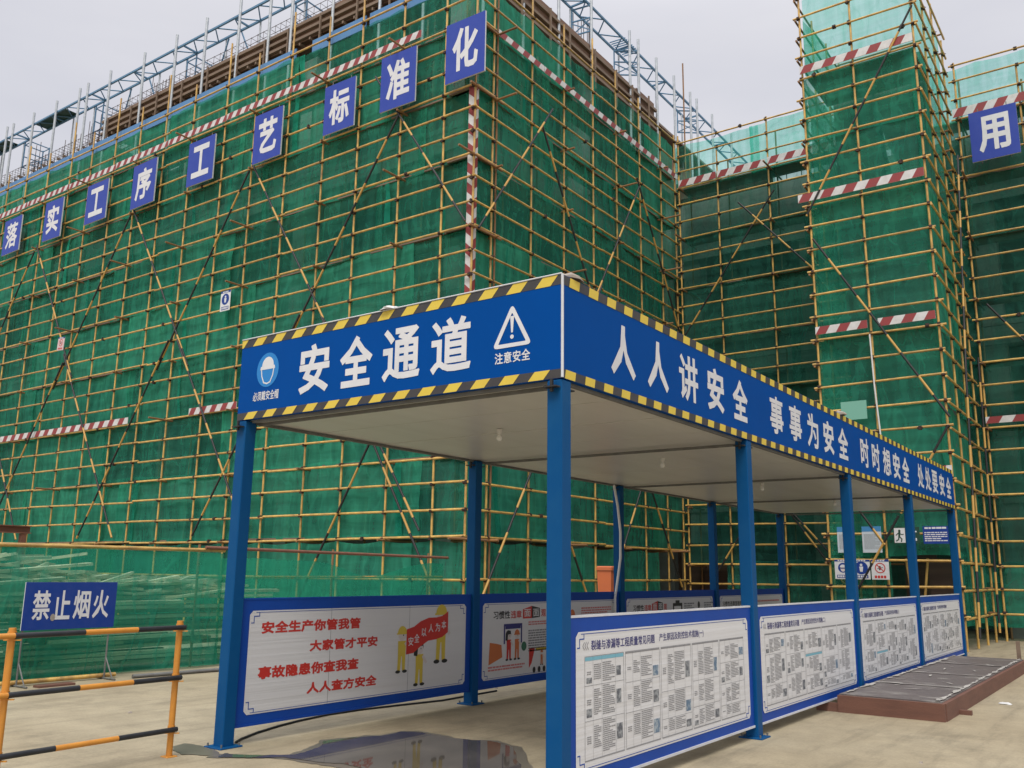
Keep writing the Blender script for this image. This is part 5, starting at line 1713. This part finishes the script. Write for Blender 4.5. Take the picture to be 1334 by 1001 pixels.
# rising slab by the tower foot, and bits on the ground
b = MB()
nx, ny = 16, 14
vs = []
for j in range(ny + 1):
    for i in range(nx + 1):
        x, y = -3.3 + 9.3 * i / nx, 18.55 + 7.0 * j / ny
        edge = min(i, nx - i, j * 1.5, (ny - j) * 1.5) / 3
        z = 0.004 + 0.16 * min(1, edge) + (0.03 * noise.noise(Vector((x * 0.9, y * 0.9, 1))) if edge > 0.4 else 0)
        vs.append((x, y, z))
fs = [(j * (nx + 1) + i, j * (nx + 1) + i + 1, (j + 1) * (nx + 1) + i + 1, (j + 1) * (nx + 1) + i) for j in range(ny) for i in range(nx)]
b.raw(vs, fs, 'ground', True)
tag(b.build('ramp_slab'), 'low rough concrete ramp in front of the tower and right wing', 'ramp', kind='structure')


def crumb(name, p, r, label, cat, mt, squash=0.6, group=None):
    b = MB()
    n, m_ = 9, 5
    vs = [(p[0], p[1], p[2] + r * squash)]
    for j in range(1, m_):
        a = PI / 2 - j * (PI / 2) / (m_ - 1)
        for k in range(n):
            q = 2 * PI * k / n
            rr = r * (1 + 0.45 * noise.noise(Vector((math.cos(q) * 1.5 + p[0] * 3, math.sin(q) * 1.5 + p[1] * 5, j))))
            vs.append((p[0] + rr * math.cos(a) * math.cos(q), p[1] + rr * math.cos(a) * math.sin(q), p[2] + max(0, rr * math.sin(a) * squash)))
    fs = [(0, 1 + k, 1 + (k + 1) % n) for k in range(n)]
    for j in range(m_ - 2):
        for k in range(n):
            fs.append((1 + j * n + k, 1 + (j + 1) * n + k, 1 + (j + 1) * n + (k + 1) % n, 1 + j * n + (k + 1) % n))
    b.raw(vs, fs, mt)
    return tag(b.build(name), label, cat, group)


crumb('rubble_lump', (-3.52, 5.62, 3.74), 0.11, 'lump of dried cement lying on the front corner of the canopy', 'rubble', 'rubble', 0.5)
crumb('rubble_lump', (-3.5, 12.6, 3.73), 0.12, 'small lump on the canopy edge below the mint sheet', 'rubble', 'rubble', 0.5)
crumb('crumpled_scrap', (-5.2, 5.47, 3.735), 0.10, 'crumpled pale scrap on top of the front fascia above its last large character', 'scrap', 'paper', 0.4)
crumb('crumpled_scrap', (-1.9, 13.5, 0.0), 0.08, 'white paper scrap on the ground right of the plywood platform', 'scrap', 'paper', 0.25)
for k in range(40):
    x, y = random.uniform(-2.0, 1.5), random.uniform(7, 18)
    if k > 22:
        x, y = random.uniform(-12.3, -7.6), random.uniform(5.2, 11)
    crumb('gravel_crumb', (x, y, 0), random.uniform(0.008, 0.028), 'tiny loose crumb of stone on the yard concrete', 'stone', 'rubble', 0.7, 'loose crumbs on the yard')
tag(MB().tube([(-12.3, 7.9, 0.03), (-12.15, 9.5, 0.03)], 0.028, 'leg_steel', 8).build('steel_pipe'), 'grey steel pipe lying at the foot of the net fence near the canopy', 'pipe')
tag(MB().box(-12.35, -12.2, 6.5, 7.0, 0, 0.03, 'edge_timber', 0.004).build('timber_offcut'), 'brown timber offcut lying under the blue fire warning board', 'timber')
tag(MB().tube([(-12.62, 4.6, 0.05), (-12.58, 7.8, 0.05)], 0.03, 'yellow_pole', 8).build('loose_tube'), 'yellow tube lying along the bottom of the net fence', 'pipe')

# bin, hose and cable
bn = thing('wheelie_bin', (-8.62, 15.2, 0), 'orange plastic bin with a lid standing behind the left hand boards', 'bin')
b = MB()
v = []
for z, s in ((0.66, 0.125), (1.62, 0.15)):
    v += [(-8.62 - s, 15.2 - s, z), (-8.62 + s, 15.2 - s, z), (-8.62 + s, 15.2 + s, z), (-8.62 - s, 15.2 + s, z)]
b.raw(v, [(3, 2, 1, 0), (4, 5, 6, 7), (0, 1, 5, 4), (1, 2, 6, 5), (2, 3, 7, 6), (3, 0, 4, 7)], 'orange_bin'); b.build('body', bn)
b = MB(); b.box(-8.79, -8.45, 15.03, 15.37, 1.623, 1.70, 'orange_bin', 0.02); b.build('lid', bn)
for s in (-1, 1):
    b = MB(); b.tube([(-8.77, 15.2 + s * 0.12, 0.66), (-8.77, 15.2 + s * 0.16, 0.66)], 0.08, 'cable', 14); b.build('wheel', bn)
tag(MB().box(-9.05, -8.2, 14.8, 15.6, 0, 0.578, 'concrete', 0.02).build('concrete_plinth'), 'concrete block plinth under the orange bin', 'plinth')
tag(MB().tube([(-6.98, 12.52, 2.93), (-6.96, 12.6, 2.6), (-6.95, 12.66, 2.2), (-6.95, 12.65, 1.8), (-6.96, 12.58, 1.5), (-6.97, 12.5, 1.2), (-6.97, 12.48, 0.35), (-6.95, 12.46, 0.02)], 0.02, 'hose', 8).build('plastic_hose'), 'white plastic hose hanging down beside a canopy post near the orange bin', 'hose')
pts = [(-7.1, 5.66, 0.012), (-7.2, 5.8, 0.012), (-7.36, 6.12, 0.012), (-7.5, 6.5, 0.012), (-7.59, 6.83, 0.012), (-7.67, 7.31, 0.012), (-7.66, 7.81, 0.012), (-7.57, 8.38, 0.012), (-7.45, 9.0, 0.012), (-7.5, 10.2, 0.012)]
tag(MB().tube(pts, 0.011, 'cable', 6).build('power_cable'), 'thin black cable trailing over the concrete behind the red slogan board', 'cable')
tag(MB().tube([(-5.3, 22.18, 7.3), (-5.27, 22.17, 6.0), (-5.22, 22.18, 5.0), (-5.2, 22.19, 4.3), (-5.18, 22.2, 3.2)], 0.02, 'hose', 8).build('plastic_hose'), 'white plastic pipe hanging on the middle pole of the scaffold tower', 'hose')
